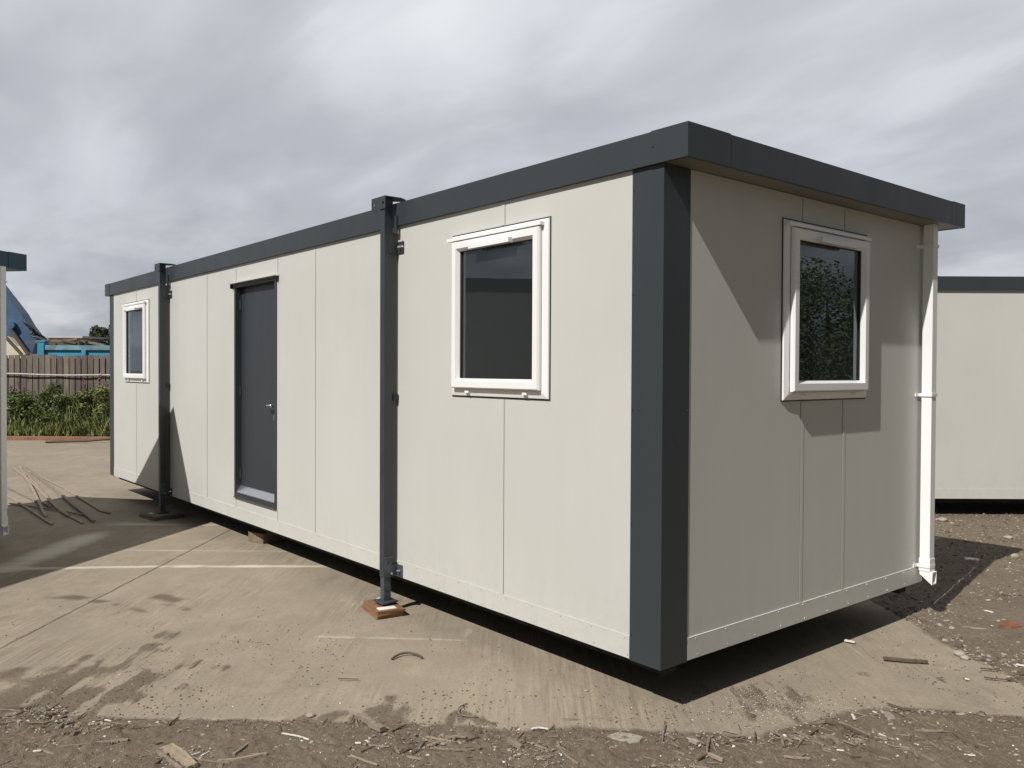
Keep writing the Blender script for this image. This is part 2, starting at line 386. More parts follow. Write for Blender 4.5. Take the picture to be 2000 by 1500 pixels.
L_, W_, H_, HT = 10.185, 2.883, 2.55, 2.7145
def end(u, v, h): return (h, u, v)          # the short wall, u along +y, outward +x
def shell(parent, L=L_, W=W_, trim='anthracite', front_holes=(), end_holes=(), of=.024, oe=.168, ob=.235, back_trim=False):
    bm = B(); wall_with_holes(bm, front, -L, 0, 0, H_, list(front_holes), .05); link('front_wall', bm, 'cream', parent)
    bm = B(); wall_with_holes(bm, end, .051, W-.051, 0, H_, list(end_holes), .05); 
    # close the ends of the short wall flush with the long walls
    box(bm, -.05, 0, .0502, .051, 0, H_)
    link('end_wall', bm, 'cream', parent)
    bm = B(); box(bm, -L, 0, W-.0505, W, 0, H_); link('back_wall', bm, 'cream', parent)
    bm = B(); box(bm, -L, -L+.05, .0505, W-.051, 0, H_); link('end_wall', bm, 'cream', parent)
    bm = B(); box(bm, -L+.051, -.051, .0512, W-.0512, 0.0, .05); link('floor_deck', bm, 'lino', parent)
    bm = B(); box(bm, -L+.051, -.051, .0512, W-.0512, 2.40, 2.44); link('ceiling_lining', bm, 'inside', parent)
    bm = B(); box(bm, -L+.0515, -.0515, W-.062, W-.052, .051, 2.399)
    box(bm, -L+.0515, -L+.06, .06, W-.063, .051, 2.399); link('inner_lining', bm, 'inside', parent)
    # underframe
    bm = B()
    for y in (.10, W-.22): box(bm, -L+.06, -.06, y, y+.10, -.075, -.0065)
    for i in range(9): 
        x = -L+.15+i*(L-.4)/8; box(bm, x, x+.07, .201, W-.221, -.07, -.007)
    box(bm, -L+.02, -.02, .03, W-.03, -.006, -.001)
    link('underframe', bm, 'chassis', parent)
    # fascia ring, soffit, roof
    X0, X1, Y0, Y1 = -L-oe, oe, -of, W+ob
    def fr(u, v, h): return (u, v, h)
    bm = B(); ring(bm, fr, X0, X1, Y0, Y1, [(0, H_), (0, HT), (.09, HT), (.09, HT-.006), (.006, HT-.006), (.006, H_+.006), (.022, H_+.006), (.022, H_)])
    fa = link('fascia', bm, trim, parent)
    for cx, sx in ((X1, 1), (X0, -1)):
        for cy, sy, lx, ly in ((Y0, -1, .235, .34), (Y1, 1, .235, .20)):
            bm = B(); a = .0025
            xs = sorted((cx+sx*a, cx-sx*lx)); ys = sorted((cy+sy*a, cy+sy*(a-.0022)))
            box(bm, *xs, *ys, H_-.001, HT+.003)
            xs2 = sorted((cx+sx*a, cx+sx*(a-.0022))); ys2 = sorted((cy+sy*(a-.0023), cy-sy*ly))
            box(bm, *xs2, *ys2, H_-.001, HT+.003)
            link('fascia_corner', bm, trim, fa)
    bm = B(); ring(bm, fr, X0+.0225, X1-.0225, Y0+.012, Y1-.0225, [(0, H_+.003), (0, H_+.012), (.30, H_+.012), (.30, H_+.003)])
    link('soffit', bm, 'soffit', fa)
    bm = B(); box(bm, X0+.091, X1-.091, Y0+.091, Y1-.091, HT-.03, HT-.008); link('roof', bm, 'rib', parent)
    bm = B()
    q, wd = .004, .207
    pts = [(-wd, 0), (-wd, -q), (q, -q), (q, wd), (0, wd), (0, 0)]
    def trim_piece(pts, z0, z1):
        lo = [bm.verts.new((x, y, z0)) for x, y in pts]; hi = [bm.verts.new((x, y, z1)) for x, y in pts]
        n = len(pts)
        for i in range(n): bm.faces.new((lo[i], lo[(i+1) % n], hi[(i+1) % n], hi[i]))
        bm.faces.new(lo[::-1]); bm.faces.new(hi)
    trim_piece(pts, -.012, H_-.0005)
    link('corner_trim', bm, trim, parent)
    bm = B(); trim_piece([(-L-q, wd), (-L-q, -q), (-L+.186, -q), (-L+.186, 0), (-L, 0), (-L, wd)], -.012, H_-.0005)
    link('corner_trim', bm, trim, parent)

def downpipe(parent, x0, x1, y0, y1, ztop, zend, out=(1, 0), F=None, clips=(2.40, 1.345, .125), wallx=0):
    """square downpipe: tube, shoe, clips reaching back to the wall"""
    bm = B(); box(bm, x0, x1, y0, y1, zend+.10, ztop)
    p = link('downpipe', bm, 'upvc', parent, bevel=.004)
    bm = B(); box(bm, x0-.004, x1+.004, y0-.004, y1+.004, zend+.10, zend+.19); link('socket', bm, 'upvc', p, bevel=.003)
    # shoe kicks outward: sloping underside, open hollow mouth
    o = Vector((out[0], out[1], 0)); sv = Vector((-out[1], out[0], 0)); c = Vector(((x0+x1)/2, (y0+y1)/2, 0)); hw = (x1-x0)/2
    def prof(r, d): return [(-hw+d, zend+.099), (-hw+d, zend+.075+d), (hw+.018, zend+.008+d), (hw+.022, zend+.099-d)]
    bm = B(); A0 = [[bm.verts.new(c+o*a_+sv*k*hw+Vector((0, 0, z_))) for a_, z_ in prof(0, 0)] for k in (-1, 1)]
    for i in (0, 1, 3): bm.faces.new((A0[0][i], A0[0][(i+1) % 4], A0[1][(i+1) % 4], A0[1][i]))
    for k in (0, 1): bm.faces.new(A0[k])
    t_ = .007; mo = [A0[0][2], A0[0][3], A0[1][3], A0[1][2]]
    mi_ = [bm.verts.new(c+o*(hw+a_)+sv*k*(hw-t_)+Vector((0, 0, z_))) for k, a_, z_ in ((-1, .018, zend+.008+t_), (-1, .022, zend+.099-t_), (1, .022, zend+.099-t_), (1, .018, zend+.008+t_))]
    dp_ = [bm.verts.new(c+o*(-hw+.02)+sv*k*(hw-t_)+Vector((0, 0, z_))) for k, z_ in ((-1, zend+.07+t_), (-1, zend+.092), (1, zend+.092), (1, zend+.07+t_))]
    for k in range(4): bm.faces.new((mo[k], mo[(k+1) % 4], mi_[(k+1) % 4], mi_[k])); bm.faces.new((mi_[k], mi_[(k+1) % 4], dp_[(k+1) % 4], dp_[k]))
    bm.faces.new(dp_)
    link('shoe', bm, 'upvc', p)
    for z in clips:
        bm = B()
        if abs(out[0]) > .5:
            box(bm, wallx+.001, x1+.006, y0-.009, y0-.0005, z-.011, z+.011); box(bm, x1+.0005, x1+.006, y0, y1+.006, z-.011, z+.011)
            box(bm, wallx+.001, wallx+.007, y0-.06, y0-.010, z-.011, z+.011)
        else:
            box(bm, x0-.009, x0-.0005, y0-.006, wallx-.001, z-.011, z+.011); box(bm, x0, x1+.006, y0-.006, y0-.0005, z-.011, z+.011)
            box(bm, x1+.0005, x1+.009, y0, wallx-.001, z-.011, z+.011)
        link('pipe_clip', bm, 'upvc', p)
    return p

# ------------------------------------------------------------------ main cabin
cabin = empty('portable_cabin', (0, 0, 0), label='long cream portable cabin with a dark door, two support legs and dark grey corners', cat='portable cabin')
WF = [(-1.80, -.842, 1.337, 2.392), (-9.40, -8.372, 1.327, 2.384)]
WE = (1.058, 2.026, 1.336, 2.396)
D0, D1, DZ0, DZ1 = -5.562, -4.568, .222, 2.357
hole = lambda w: (w[0]+.03, w[1]-.03, w[2]+.03, w[3]-.03)
shell(cabin, front_holes=[hole(w) for w in WF]+[(D0+.004, D1-.004, DZ0+.004, DZ1-.004)], end_holes=[hole(WE)])
for w in WF: window(cabin, front, *w)
window(cabin, end, *WE)
# panel joints (open edge on the camera side), broken by windows and door
for u, segs in ((-1.262, ((.115, WF[0][2]-.012), (WF[0][3]+.012, 2.5375))), (-3.80, ((.115, 2.5375),)), (-6.347, ((.115, 2.5375),)),
                (-8.924, ((.115, WF[1][2]-.012), (WF[1][3]+.012, 2.5375))), (-4.552, ((DZ1+.03, 2.5375), (.05, DZ0-.01))), (-5.54, ((DZ1+.03, 2.5375), (.05, DZ0-.01)))):
    for a, b in segs: joint(cabin, front, u, a, b)
for u, segs in ((1.27, ((.115, WE[2]-.012), (WE[3]+.012, 2.5375))), (1.755, ((.115, WE[2]-.012), (WE[3]+.012, 2.5375)))):
    for a, b in segs: joint(cabin, end, u, a, b, side=-1)
skirt(cabin, front, -L_+.19, -.209); skirt(cabin, end, .209, W_-.002, edge='upvc')
# door
bm = B(); ring(bm, front, D0, D1, DZ0, DZ1, [(0, .001), (0, .012), (.035, .012), (.035, -.05), (0.006, -.05), (.006, .001)])
door = link('door', bm, 'anthracite', cabin)
bm = B(); fbox(bm, front, D0+.036, D1-.036, DZ0+.045, DZ1-.036, -.075, -.045); leaf = link('door_leaf', bm, 'door', door, bevel=.002)
bm = B(); ring(bm, front, D0+.035, D1-.035, DZ0+.035, DZ1-.035, [(0, -.051), (0, -.044), (.018, -.044), (.018, -.051)]); link('door_stop', bm, 'seal', door)
bm = B(); fbox(bm, front, D0-.055, D1+.045, DZ1+.004, DZ1+.012, -.001, .055); fbox(bm, front, D0-.055, D1+.045, DZ1+.013, DZ1+.028, -.001, .006)
link('drip_canopy', bm, 'strip', door)
for u_ in (D1+.034, D0-.05):
    bm = B(); fbox(bm, front, u_, u_+.006, DZ1-.04, DZ1+.0035, .001, .035); link('canopy_bracket', bm, 'seal', door)
bm = B()
v = [bm.verts.new(front(u, z, h)) for u in (D0+.037, D1-.037) for z, h in ((.335, -.043), (.33, -.036), (.272, .006), (.262, .006), (.262, -.043))]
for k in range(5): bm.faces.new((v[k], v[(k+1) % 5], v[5+(k+1) % 5], v[5+k]))
bm.faces.new(v[:5][::-1]); bm.faces.new(v[5:]); link('threshold', bm, 'alu', door)
bm = B(); fbox(bm, front, D0-.002, D1+.002, DZ0-.012, DZ0-.0005, -.002, .02); link('door_sill', bm, 'rib', door)
hx, hz = D1-.10, 1.165
bm = B(); fbox(bm, front, hx-.02, hx+.02, hz-.15, hz+.03, -.0445, -.036)
h = link('handle_plate', bm, 'seal', door, bevel=.003)
bm = B(); tube(bm, [front(hx, hz, -.04), front(hx, hz, .012)], .011, 10)
tube(bm, [front(hx+.012, hz, .012), front(hx-.03, hz+.002, .016), front(hx-.085, hz, .014), front(hx-.125, hz-.004, .008)], [.014, .014, .013, .010], 10)
link('door_handle', bm, 'chrome', door, smooth=True)
bm = B(); tube(bm, [front(hx, hz-.09, -.04), front(hx, hz-.09, -.016)], .013, 12); fbox(bm, front, hx-.008, hx+.008, hz-.135, hz-.10, -.015, -.012); link('lock_cylinder', bm, 'chrome', door)
for z in (.45, 1.29, 2.15):
    bm = B(); tube(bm, [front(D0+.045, z-.05, -.036), front(D0+.045, z+.05, -.036)], .009, 10); link('hinge', bm, 'post', door)
post(cabin, -2.50, -.185); post(cabin, -7.58, -.205)
# downpipe on the short wall
downpipe(cabin, .022, .092, 2.800, 2.870, 2.552, -.012)
# fixing screws of the trims
for F_, u_, z_, h_ in [(front, -.196, z, .004) for z in (2.44, 1.9, 1.3, .7, .12)]+[(end, .196, z, .004) for z in (2.38, 1.3, .1)]+[(front, -.05, 2.635, .027)]:
    bm = B(); fdisc(bm, F_, u_, z_, h_, h_+.003, .004, 6); link('trim_screw', bm, 'seal', cabin)
# faint inner partition and door frame seen through the glass
bm = B(); box(bm, -3.2, -3.14, .052, 2.0, .051, 2.399); link('inner_partition', bm, 'inside', cabin)

# ------------------------------------------------------------------ teal-trimmed cabin on the left
th = math.atan2(.785, -.62)
tc_ = Vector((-7.14, -1.58, 0)); of2, oe2 = .03, .25
R2 = Matrix.Rotation(th, 3, 'Z')
base2 = tc_ - R2 @ Vector((oe2, -of2, 0)); base2.z = -.04
cab2 = empty('portable_cabin', base2, th, label='neighbouring cream cabin at the left edge with dark teal roof edge and white downpipe', cat='portable cabin')
shell(cab2, L=9.6, trim='teal', of=of2, oe=oe2, ob=.03)
skirt(cab2, front, -9.4, -.209, screws=False)
downpipe(cab2, -.155, -.085, -.095, -.025, 2.552, -.12, out=(0, -1), clips=(2.40, 1.15, .16), wallx=0)

# ------------------------------------------------------------------ cabin behind, right
rr = Vector((_r0.x, _r0.y, 0)).normalized(); ff = Vector((-math.sin(YAW), math.cos(YAW), 0))
cab3pos = CAM + ff*10.34 + rr*(3.0+10.185); cab3pos.z = -.035
cab3 = empty('portable_cabin', cab3pos, math.atan2(rr.y, rr.x), label='plain cream cabin with dark grey roof edge standing behind at the right', cat='portable cabin')
shell(cab3, of=.03, oe=.17, ob=.03)
skirt(cab3, front, -L_+.19, -.209, screws=False)
for u in (-1.25, -3.0, -8.0): joint(cab3, front, u, .115, 2.535)

# ------------------------------------------------------------------ packing under the legs
def packing(name, cx, cy, rz, label, mats, shims, n=3, size=(.32, .17), th_=.016):
    e = empty(name, (cx, cy, GZ), rz, label=label, cat='wood packing', group='timber packing under the support legs')
    z = .004
    for i in range(n):
        bm = B(); dx, dy = random.uniform(-.012, .012), random.uniform(-.01, .01)
        box(bm, -size[0]/2+dx, size[0]/2+dx, -size[1]/2+dy, size[1]/2+dy, z, z+th_); z += th_+.0015
        for v in bm.verts: v.co += Vector((random.uniform(-.006, .006), random.uniform(-.006, .006), 0))
        link('board', bm, mats[i % len(mats)], e, bevel=.0015)
    for (x0, y0, x1, y1) in shims:
        bm = B(); box(bm, x0, x1, y0, y1, z, z+.005); link('shim', bm, 'shim', e)
    return z
packing('packing_boards', -2.515, -.10, math.radians(-12), 'reddish plywood packing with white shims under the nearer support leg', ['ply', 'ply'], ((-.165, .0, -.085, .085), (.085, -.085, .15, .045)), n=3, size=(.33, .20), th_=.017)
packing('packing_boards', -7.595, -.10, math.radians(6), 'flat grey boards packed under the farther support leg', ['ply_old', 'ply_old'], ((-.06, -.12, .0, -.09),), n=2, size=(.40, .36), th_=.022)
tag(link('sleeper_block', (lambda bm: (box(bm, -.10, .14, -.17, .17, 0, .10), bm)[1])(B()), 'ply_old', bevel=.004), 'short timber block under the floor edge below the door', 'timber block')
bpy.data.objects['sleeper_block'].location = (-5.52, .33, GZ+.003); bpy.data.objects['sleeper_block'].rotation_euler = (0, 0, .25)

# ------------------------------------------------------------------ yard: one sheet with traced slab and dirt
def vnoise(x, y, seed=0):
    xi = np.floor(x).astype(np.int64); yi = np.floor(y).astype(np.int64); fx = x-xi; fy = y-yi
    fx = fx*fx*(3-2*fx); fy = fy*fy*(3-2*fy)
    def h(a, b):
        n = (a*374761393 + b*668265263 + seed*974634777) & 0xffffffff
        n = ((n ^ (n >> 13))*1274126177) & 0xffffffff
        return ((n ^ (n >> 16)) & 0xffff)/65535.
    return (h(xi, yi)*(1-fx)+h(xi+1, yi)*fx)*(1-fy)+(h(xi, yi+1)*(1-fx)+h(xi+1, yi+1)*fx)*fy
def fbm(x, y, sc, oct=4, seed=0, g=.5):
    v = 0; a = 1; t = 0
    for i in range(oct):
        v = v+a*vnoise(x*sc*2**i+17.3*i, y*sc*2**i-9.1*i, seed+i); t += a; a *= g
    return v/t
def gp(pts): return np.array([[*G(*p)[:2]] for p in pts])
def sdist(X, Y, poly):
    d = np.full(X.shape, 1e9); ins = np.zeros(X.shape, bool); n = len(poly)
    for i in range(n):
        a = poly[i]; b = poly[(i+1) % n]; e = b-a; wx = X-a[0]; wy = Y-a[1]
        t = np.clip((wx*e[0]+wy*e[1])/(e@e), 0, 1)
        d = np.minimum(d, np.hypot(wx-e[0]*t, wy-e[1]*t))
        c = ((a[1] > Y) != (b[1] > Y)) & (X < (b[0]-a[0])*(Y-a[1])/(b[1]-a[1]+1e-12)+a[0])
        ins ^= c
    return np.where(ins, -d, d)
def segd(X, Y, a, b):
    a = np.array(a[:2]); b = np.array(b[:2]); e = b-a; t = np.clip(((X-a[0])*e[0]+(Y-a[1])*e[1])/(e@e), 0, 1)
    return np.hypot(X-a[0]-e[0]*t, Y-a[1]-e[1]*t)
def sm(x, a, b):
    t = np.clip((x-a)/(b-a), 0, 1); return t*t*(3-2*t)
slab_edge = [(-500,1404),(120,1404),(430,1407),(600,1410),(700,1412),(810,1414),(960,1422),(1200,1429),(1390,1435),(1480,1442),(1560,1418),(1640,1392),(1800,1388),(2000,1400),(2250,1425),(2050,1375)]
tip0 = np.array([-.065, 2.714]); tip1 = np.array([1.013, 1.903]); td = (tip0-tip1)/np.linalg.norm(tip0-tip1)
near = gp(slab_edge)
slab = np.vstack([near, tip1, tip0, tip0+td*9, tip0+td*9+np.array([-14, 4.]), [-24, -1.], [-19, -9.]])
dirt_blobs = [(30,1345,.30,.9),(110,1330,.20,.8),(60,1390,.28,.9),(210,1300,.15,.6),(250,1345,.16,.7),(300,1270,.13,.55),(345,1300,.15,.6),(290,1320,.12,.55),(230,1375,.14,.65),(170,1290,.12,.4),
    (480,1355,.10,.45),(340,1345,.10,.4),(350,1372,.07,.4),(330,1240,.13,.4),
    (600,1408,.12,.9),(660,1400,.10,.8),(720,1392,.10,.8),(790,1385,.09,.8),(770,1362,.06,.6),(870,1392,.08,.8),(920,1396,.09,.8),(945,1412,.06,.7),(740,1410,.14,1.),(880,1412,.07,.9),(560,1420,.1,.9),(800,1420,.07,.9),
    (320,1172,.10,.4),(350,1190,.07,.35),(262,1182,.08,.45),(1440,1395,.12,.5),(1520,1350,.16,.55),(1500,1385,.14,.6),(1590,1362,.09,.5),(1400,1340,.12,.35),(1700,1320,.1,.4),(1850,1330,.1,.35),(1560,1385,.18,.6),(1470,1365,.12,.4),(1620,1375,.08,.4),(1350,1355,.10,.25),(430,1310,.1,.4),(1730,1290,.05,.4)]
clear_blobs = [(835,1398,.075,-.9),(830,1412,.05,-.8),(960,1405,.06,-.5)]
pale_lines = [((-40,1112),(335,1106),.05,.95),((335,1106),(660,1106),.045,1.),((215,1074),(580,1077),.035,.45),((0,1116),(60,1090),.07,1.1),((60,1090),(140,1062),.10,1.5),((140,1062),(215,1022),.09,1.4),((215,1022),(260,1019),.08,1.2),
    ((205,1024),(330,1024),.06,.9),((330,1024),(470,1026),.06,.6),((618,1243),(925,1251),.022,.45),((905,1250),(925,1215),.025,.35),((60,1160),(20,1150),.03,.2),((340,1404),(600,1407),.035,.35),((700,1170),(610,1260),.01,.3),((20,858),(215,860),.0,.0)]
dark_marks = [((105,1161),(195,1175),.05,1.),((195,1175),(285,1195),.05,.8),((310,1165),(350,1172),.09,.8),((320,1180),(365,1190),.05,.6),((400,1262),(560,1238),.05,.25),((640,1235),(930,1225),.07,.22),((900,1225),(1010,1245),.05,.2)]
def axis(breaks):
    out = []
    for a, b, st in breaks:
        n = max(1, int(round((b-a)/st))); out += [a+(b-a)*i/n for i in range(n)]
    return out+[breaks[-1][1]]
def build_ground():
    geo = [600, 400, 260, 170, 110, 75, 52, 38, 29, 22, 17, 13.5, 11, 9, 7.5]
    va = axis([(-6, 3.2, .8), (3.2, 4.8, .011), (4.8, 6.2, .016), (6.2, 9, .035), (9, 14, .09), (14, 28, .4)]); va = [-g for g in geo]+va+[28+g for g in geo[::-1]]
    ua = axis([(-7, -3.4, .25), (-3.4, -2.5, .05), (-2.5, 3.3, .0135), (3.3, 4.5, .05), (4.5, 7, .25)]); ua = [-g for g in geo]+ua+[g for g in geo[::-1]]
    va = np.array(sorted(va)); ua = np.array(sorted(ua))
    U, V = np.meshgrid(ua, va)
    X = CAM.x+_r0.x*U+ff.x*V; Y = CAM.y+_r0.y*U+ff.y*V
    sd_ = sdist(X, Y, slab)
    rag = (fbm(X, Y, 3, 4, 3)-.5)*.22*sm(V, 12, 5)
    dirt = sm(sd_+rag*.6, -.045, .035)
    f = np.zeros_like(X)
    for px, py, r, a in dirt_blobs:
        p = G(px, py); f = f+a*np.exp(-((X-p.x)**2+(Y-p.y)**2)/r**2)
    streak = fbm(X*.66+Y*.75, (X*-.75+Y*.66), 1, 1, 5)*0
    # drag direction of the yard sweepings
    s1 = (X*-.754+Y*.657); s2 = (X*.657+Y*.754)
    st = fbm(s1*1.3, s2*7, 2.2, 4, 9)-.5
    soft = f*.78+((fbm(X, Y, 6, 5, 21)-.5)*1.5+st*2.0)*sm(f, .05, .35)
    soft = sm(soft, .18, .85)*.9
    cl = np.zeros_like(X)
    for px, py, r, a in clear_blobs:
        p = G(px, py); cl = cl+a*np.exp(-(((X-p.x)**2+(Y-p.y)**2)/r**2)**2)
    dirt = np.clip(np.maximum(dirt, soft)+sm(-cl+(fbm(X, Y, 18, 3, 4)-.5)*.5, .3, .5)*-1, 0, 1)
    beyond = sm(sd_, .0, .3)
    pale = np.zeros_like(X)
    wob = (fbm(X, Y, 7, 4, 33)-.5)*.10
    for a, b, w, s_ in pale_lines:
        if w <= 0: continue
        d = segd(X, Y, G(*a), G(*b))+wob*.5
        pale = np.maximum(pale, s_*sm(d, w*1.5, w*.2)*np.clip(-.35+2.5*fbm(X, Y, 8, 4, 40), 0, 1.0))
    dark = np.zeros_like(X)
    for a, b, w, s_ in dark_marks:
        d = segd(X, Y, G(*a), G(*b))+wob
        dark = np.maximum(dark, s_*sm(d, w*1.4, w*.3)*np.clip(-.4+2.6*fbm(X, Y, 10, 4, 50), 0, 1.2))
    Z = np.full_like(X, GZ)
    nearm = sm(V, 11, 6)
    clod = np.maximum(0, fbm(X, Y, 22, 3, 60)-.56)*.07+np.maximum(0, fbm(X, Y, 55, 2, 61)-.56)*.03
    Z += dirt*((fbm(X, Y, 2.0, 3, 62)-.35)*.022*beyond+(fbm(X, Y, 8, 4, 63)-.5)*.010*(.3+.7*sm(sd_, -.05, .15))+clod*sm(sd_, -.02, .10)+.001)*nearm
    Z += (1-dirt)*(fbm(X, Y, 3, 3, 65)-.5)*.002*nearm
    Z -= .0*beyond
    nv, nu = X.shape
    me = bpy.data.meshes.new('ground')
    co = np.stack([X, Y, Z], -1).reshape(-1, 3).astype(np.float32)
    idx = np.arange(nv*nu).reshape(nv, nu)
    q = np.stack([idx[:-1, :-1], idx[:-1, 1:], idx[1:, 1:], idx[1:, :-1]], -1).reshape(-1, 4)
    me.vertices.add(len(co)); me.vertices.foreach_set('co', co.ravel())
    me.loops.add(q.size); me.loops.foreach_set('vertex_index', q.ravel().astype(np.int32))
    me.polygons.add(len(q)); me.polygons.foreach_set('loop_start', np.arange(0, q.size, 4, dtype=np.int32)); me.polygons.foreach_set('loop_total', np.full(len(q), 4, np.int32))
    me.polygons.foreach_set('use_smooth', np.ones(len(q), bool))
    me.update(calc_edges=True)
    ca = me.attributes.new('cover', 'FLOAT_COLOR', 'POINT')
    col = np.stack([dirt, pale, dark, beyond], -1).reshape(-1, 4).astype(np.float32); ca.data.foreach_set('color', col.ravel())
    o = bpy.data.objects.new('ground', me); C.objects.link(o); tag(o, kind='structure')
    o['label'] = 'dusty concrete yard slab running into dirt and rubble'
    return o, (lambda x, y: None)
def ground_mat():
    k = NT('yard'); P_ = k.pos()
    at = k.n('ShaderNodeAttribute'); at.attribute_name = 'cover'; sp = k.n('ShaderNodeSeparateColor'); k.l(at.outputs['Color'], sp.inputs[0])
    D, PL, DK = sp.outputs[0], sp.outputs[1], sp.outputs[2]; BY = at.outputs['Alpha']
    nz = lambda *a, **b: k.noise(*a, vec=P_, **b)
    rot = (0, 0, math.radians(-49))
    big = nz(.55, 4, .55); mid = nz(3.2, 6, .6); fine = nz(38, 5, .65); vf = nz(150, 3, .6)
    stro = k.noise(14, 5, .65, vec=P_, rot=rot, scale=(1, .12, 1)); strb = k.noise(2.2, 5, .6, vec=P_, rot=(0, 0, math.radians(40)), scale=(.35, 1, 1))
    gr0 = nz(40, 5, .8)
    # concrete: buff slab with sweeping streaks, greyer areas
    c = k.mix(k.mr(big, .35, .65), (.262, .222, .168), (.355, .302, .228))
    c = k.mix(k.mr(strb, .35, .7, 0, .5), c, (.205, .178, .143))
    c = k.mix(k.mr(mid, .46, .72, 0, .6), c, (.40, .335, .25))
    c = k.mix(k.math('MULTIPLY', k.mr(stro, .48, .70, 0, .55), k.mr(nz(1.3, 3, .5), .42, .60)), c, (.165, .132, .098))
    c = k.mix(k.math('MULTIPLY', k.mr(nz(9, 6, .7), .52, .66, 0, .6), k.mr(nz(1.7, 3, .5), .45, .58)), c, (.20, .16, .118))
    c = k.mix(k.mr(fine, .50, .75, 0, .45), c, (.165, .130, .095))
    c = k.mix(k.mr(vf, .35, .65, 0, .4), c, (.40, .345, .26)); c = k.mix(k.mr(nz(95, 5, .8), .52, .70, 0, .55), c, (.17, .138, .10))
    # specks
    vo = k.n('ShaderNodeTexVoronoi'); vo.inputs['Scale'].default_value = 24; k.l(P_, vo.inputs['Vector'])
    spk = k.math('MULTIPLY', k.mr(vo.outputs['Distance'], .13, .08), k.mr(nz(5, 3, .6), .50, .60))
    c = k.mix(k.math('MULTIPLY', spk, .75), c, (.075, .055, .04))
    scr = k.noise(46, 4, .7, vec=P_, rot=rot, scale=(1, .035, 1)); smk = k.mr(nz(.9, 3, .5), .44, .60)
    c = k.mix(k.math('MULTIPLY', k.mr(scr, .50, .66, 0, .6), smk), c, (.20, .162, .12))
    c = k.mix(k.math('MULTIPLY', k.mr(scr, .46, .34, 0, .5), smk), c, (.44, .375, .275))
    c = k.mix(k.math('MULTIPLY', PL, k.mr(k.math('ADD', k.math('MULTIPLY', gr0, .6), k.math('MULTIPLY', PL, .6)), .34, .60)), c, (.60, .56, .46))
    c = k.mix(k.math('MULTIPLY', DK, k.mr(k.math('ADD', k.math('MULTIPLY', gr0, .7), k.math('MULTIPLY', DK, .5)), .42, .66)), c, (.14, .108, .076))
    # joint between slabs
    a = G(-150, 1345); b = G(450, 1035); e = (b-a); e.z = 0; n_ = Vector((e.y, -e.x, 0)).normalized()
    dp = k.n('ShaderNodeVectorMath'); dp.operation = 'DOT_PRODUCT'; k.l(P_, dp.inputs[0]); dp.inputs[1].default_value = n_
    dd = k.math('ABSOLUTE', k.math('ADD', k.math('SUBTRACT', dp.outputs['Value'], a.dot(n_)), k.math('MULTIPLY', k.math('SUBTRACT', nz(7, 3, .6), .5), .03)))
    crack = k.math('MULTIPLY', k.mr(dd, .012, .004), k.mr(nz(9, 2, .5), .25, .5, .4, 1))
    c = k.mix(k.math('MULTIPLY', crack, .75), c, (.09, .07, .05))
    # dirt
    d = k.mix(k.mr(mid, .35, .65), (.158, .125, .090), (.215, .172, .124))
    d = k.mix(k.mr(big, .4, .7, 0, .5), d, (.18, .148, .110))
    d = k.mix(k.mr(fine, .45, .72, 0, .6), d, (.29, .24, .18))
    d = k.mix(k.mr(nz(60, 4, .7), .55, .75, 0, .6), d, (.095, .072, .054))
    d = k.mix(k.mr(strb, .4, .7, 0, .3), d, (.18, .145, .105))
    v2 = k.n('ShaderNodeTexVoronoi'); v2.inputs['Scale'].default_value = 60; k.l(P_, v2.inputs['Vector'])
    grit = k.math('MULTIPLY', k.mr(v2.outputs['Distance'], .20, .12), k.mr(nz(11, 3, .7), .50, .62))
    d = k.mix(k.math('MULTIPLY', grit, .8), d, (.42, .37, .29))
    gr = nz(85, 5, .8)
    edge = k.math('ADD', D, k.math('ADD', k.math('MULTIPLY', k.math('SUBTRACT', gr, .5), 2.6), k.math('MULTIPLY', k.math('SUBTRACT', stro, .5), 1.2)))
    m = k.math('MULTIPLY', k.mr(edge, .15, .80, smooth=True), k.mr(D, .02, .16))
    k.base(k.mix(m, c, d)); k.rough(.93); k.b.inputs['Specular IOR Level'].default_value = .25
    hgt = k.math('ADD', k.math('MULTIPLY', fine, .35), k.math('ADD', k.math('MULTIPLY', stro, .2), k.math('MULTIPLY', vf, .15)))
    k.bump(hgt, .35, .008)
    sd_ = k.mr(D, .1, .9); k.bump(k.math('MULTIPLY', nz(110, 4, .75), sd_), .9, .010); k.bump(k.math('MULTIPLY', nz(26, 6, .7), sd_), .5, .022)
    k.bump(k.math('MULTIPLY', crack, -1.), .8, .01)
    return k.m
ground, _ = build_ground(); ground.data.materials.append(ground_mat())

# ------------------------------------------------------------------ far edge: kerb, fence, weeds
def KX(u, dpt): 
    p = CAM+rr*u+ff*dpt; return Vector((p.x, p.y, 0))
ang = math.atan2(rr.y, rr.x)
def frame_at(dpt, u0=0): return KX(u0, dpt)
# rust-coloured kerb strip (depth about 21 m)
bm = B(); box(bm, -19, 2, 0, .35, 0, .07); kb = link('kerb', bm, plain('rust_stained_kerb', (.27, .135, .085), .9, 0, .3, 3, bump=.4), bevel=.01)
kb.location = (*frame_at(20.7).xy, GZ+.003); kb.rotation_euler = (0, 0, ang); tag(kb, kind='structure')
bm = B(); tube(bm, [(0,0,.0), (.9,.1,.02), (1.9, .3, .1)], .03, 6); o = link('steel_bar', bm, MAT['wood_dark']); o.location = (*KX(-11.0, 19.9).xy, GZ+.03); o.rotation_euler = (0, 0, ang)
tag(o, 'dark bar lying on the rusty kerb by the far cabin corner', 'bar')
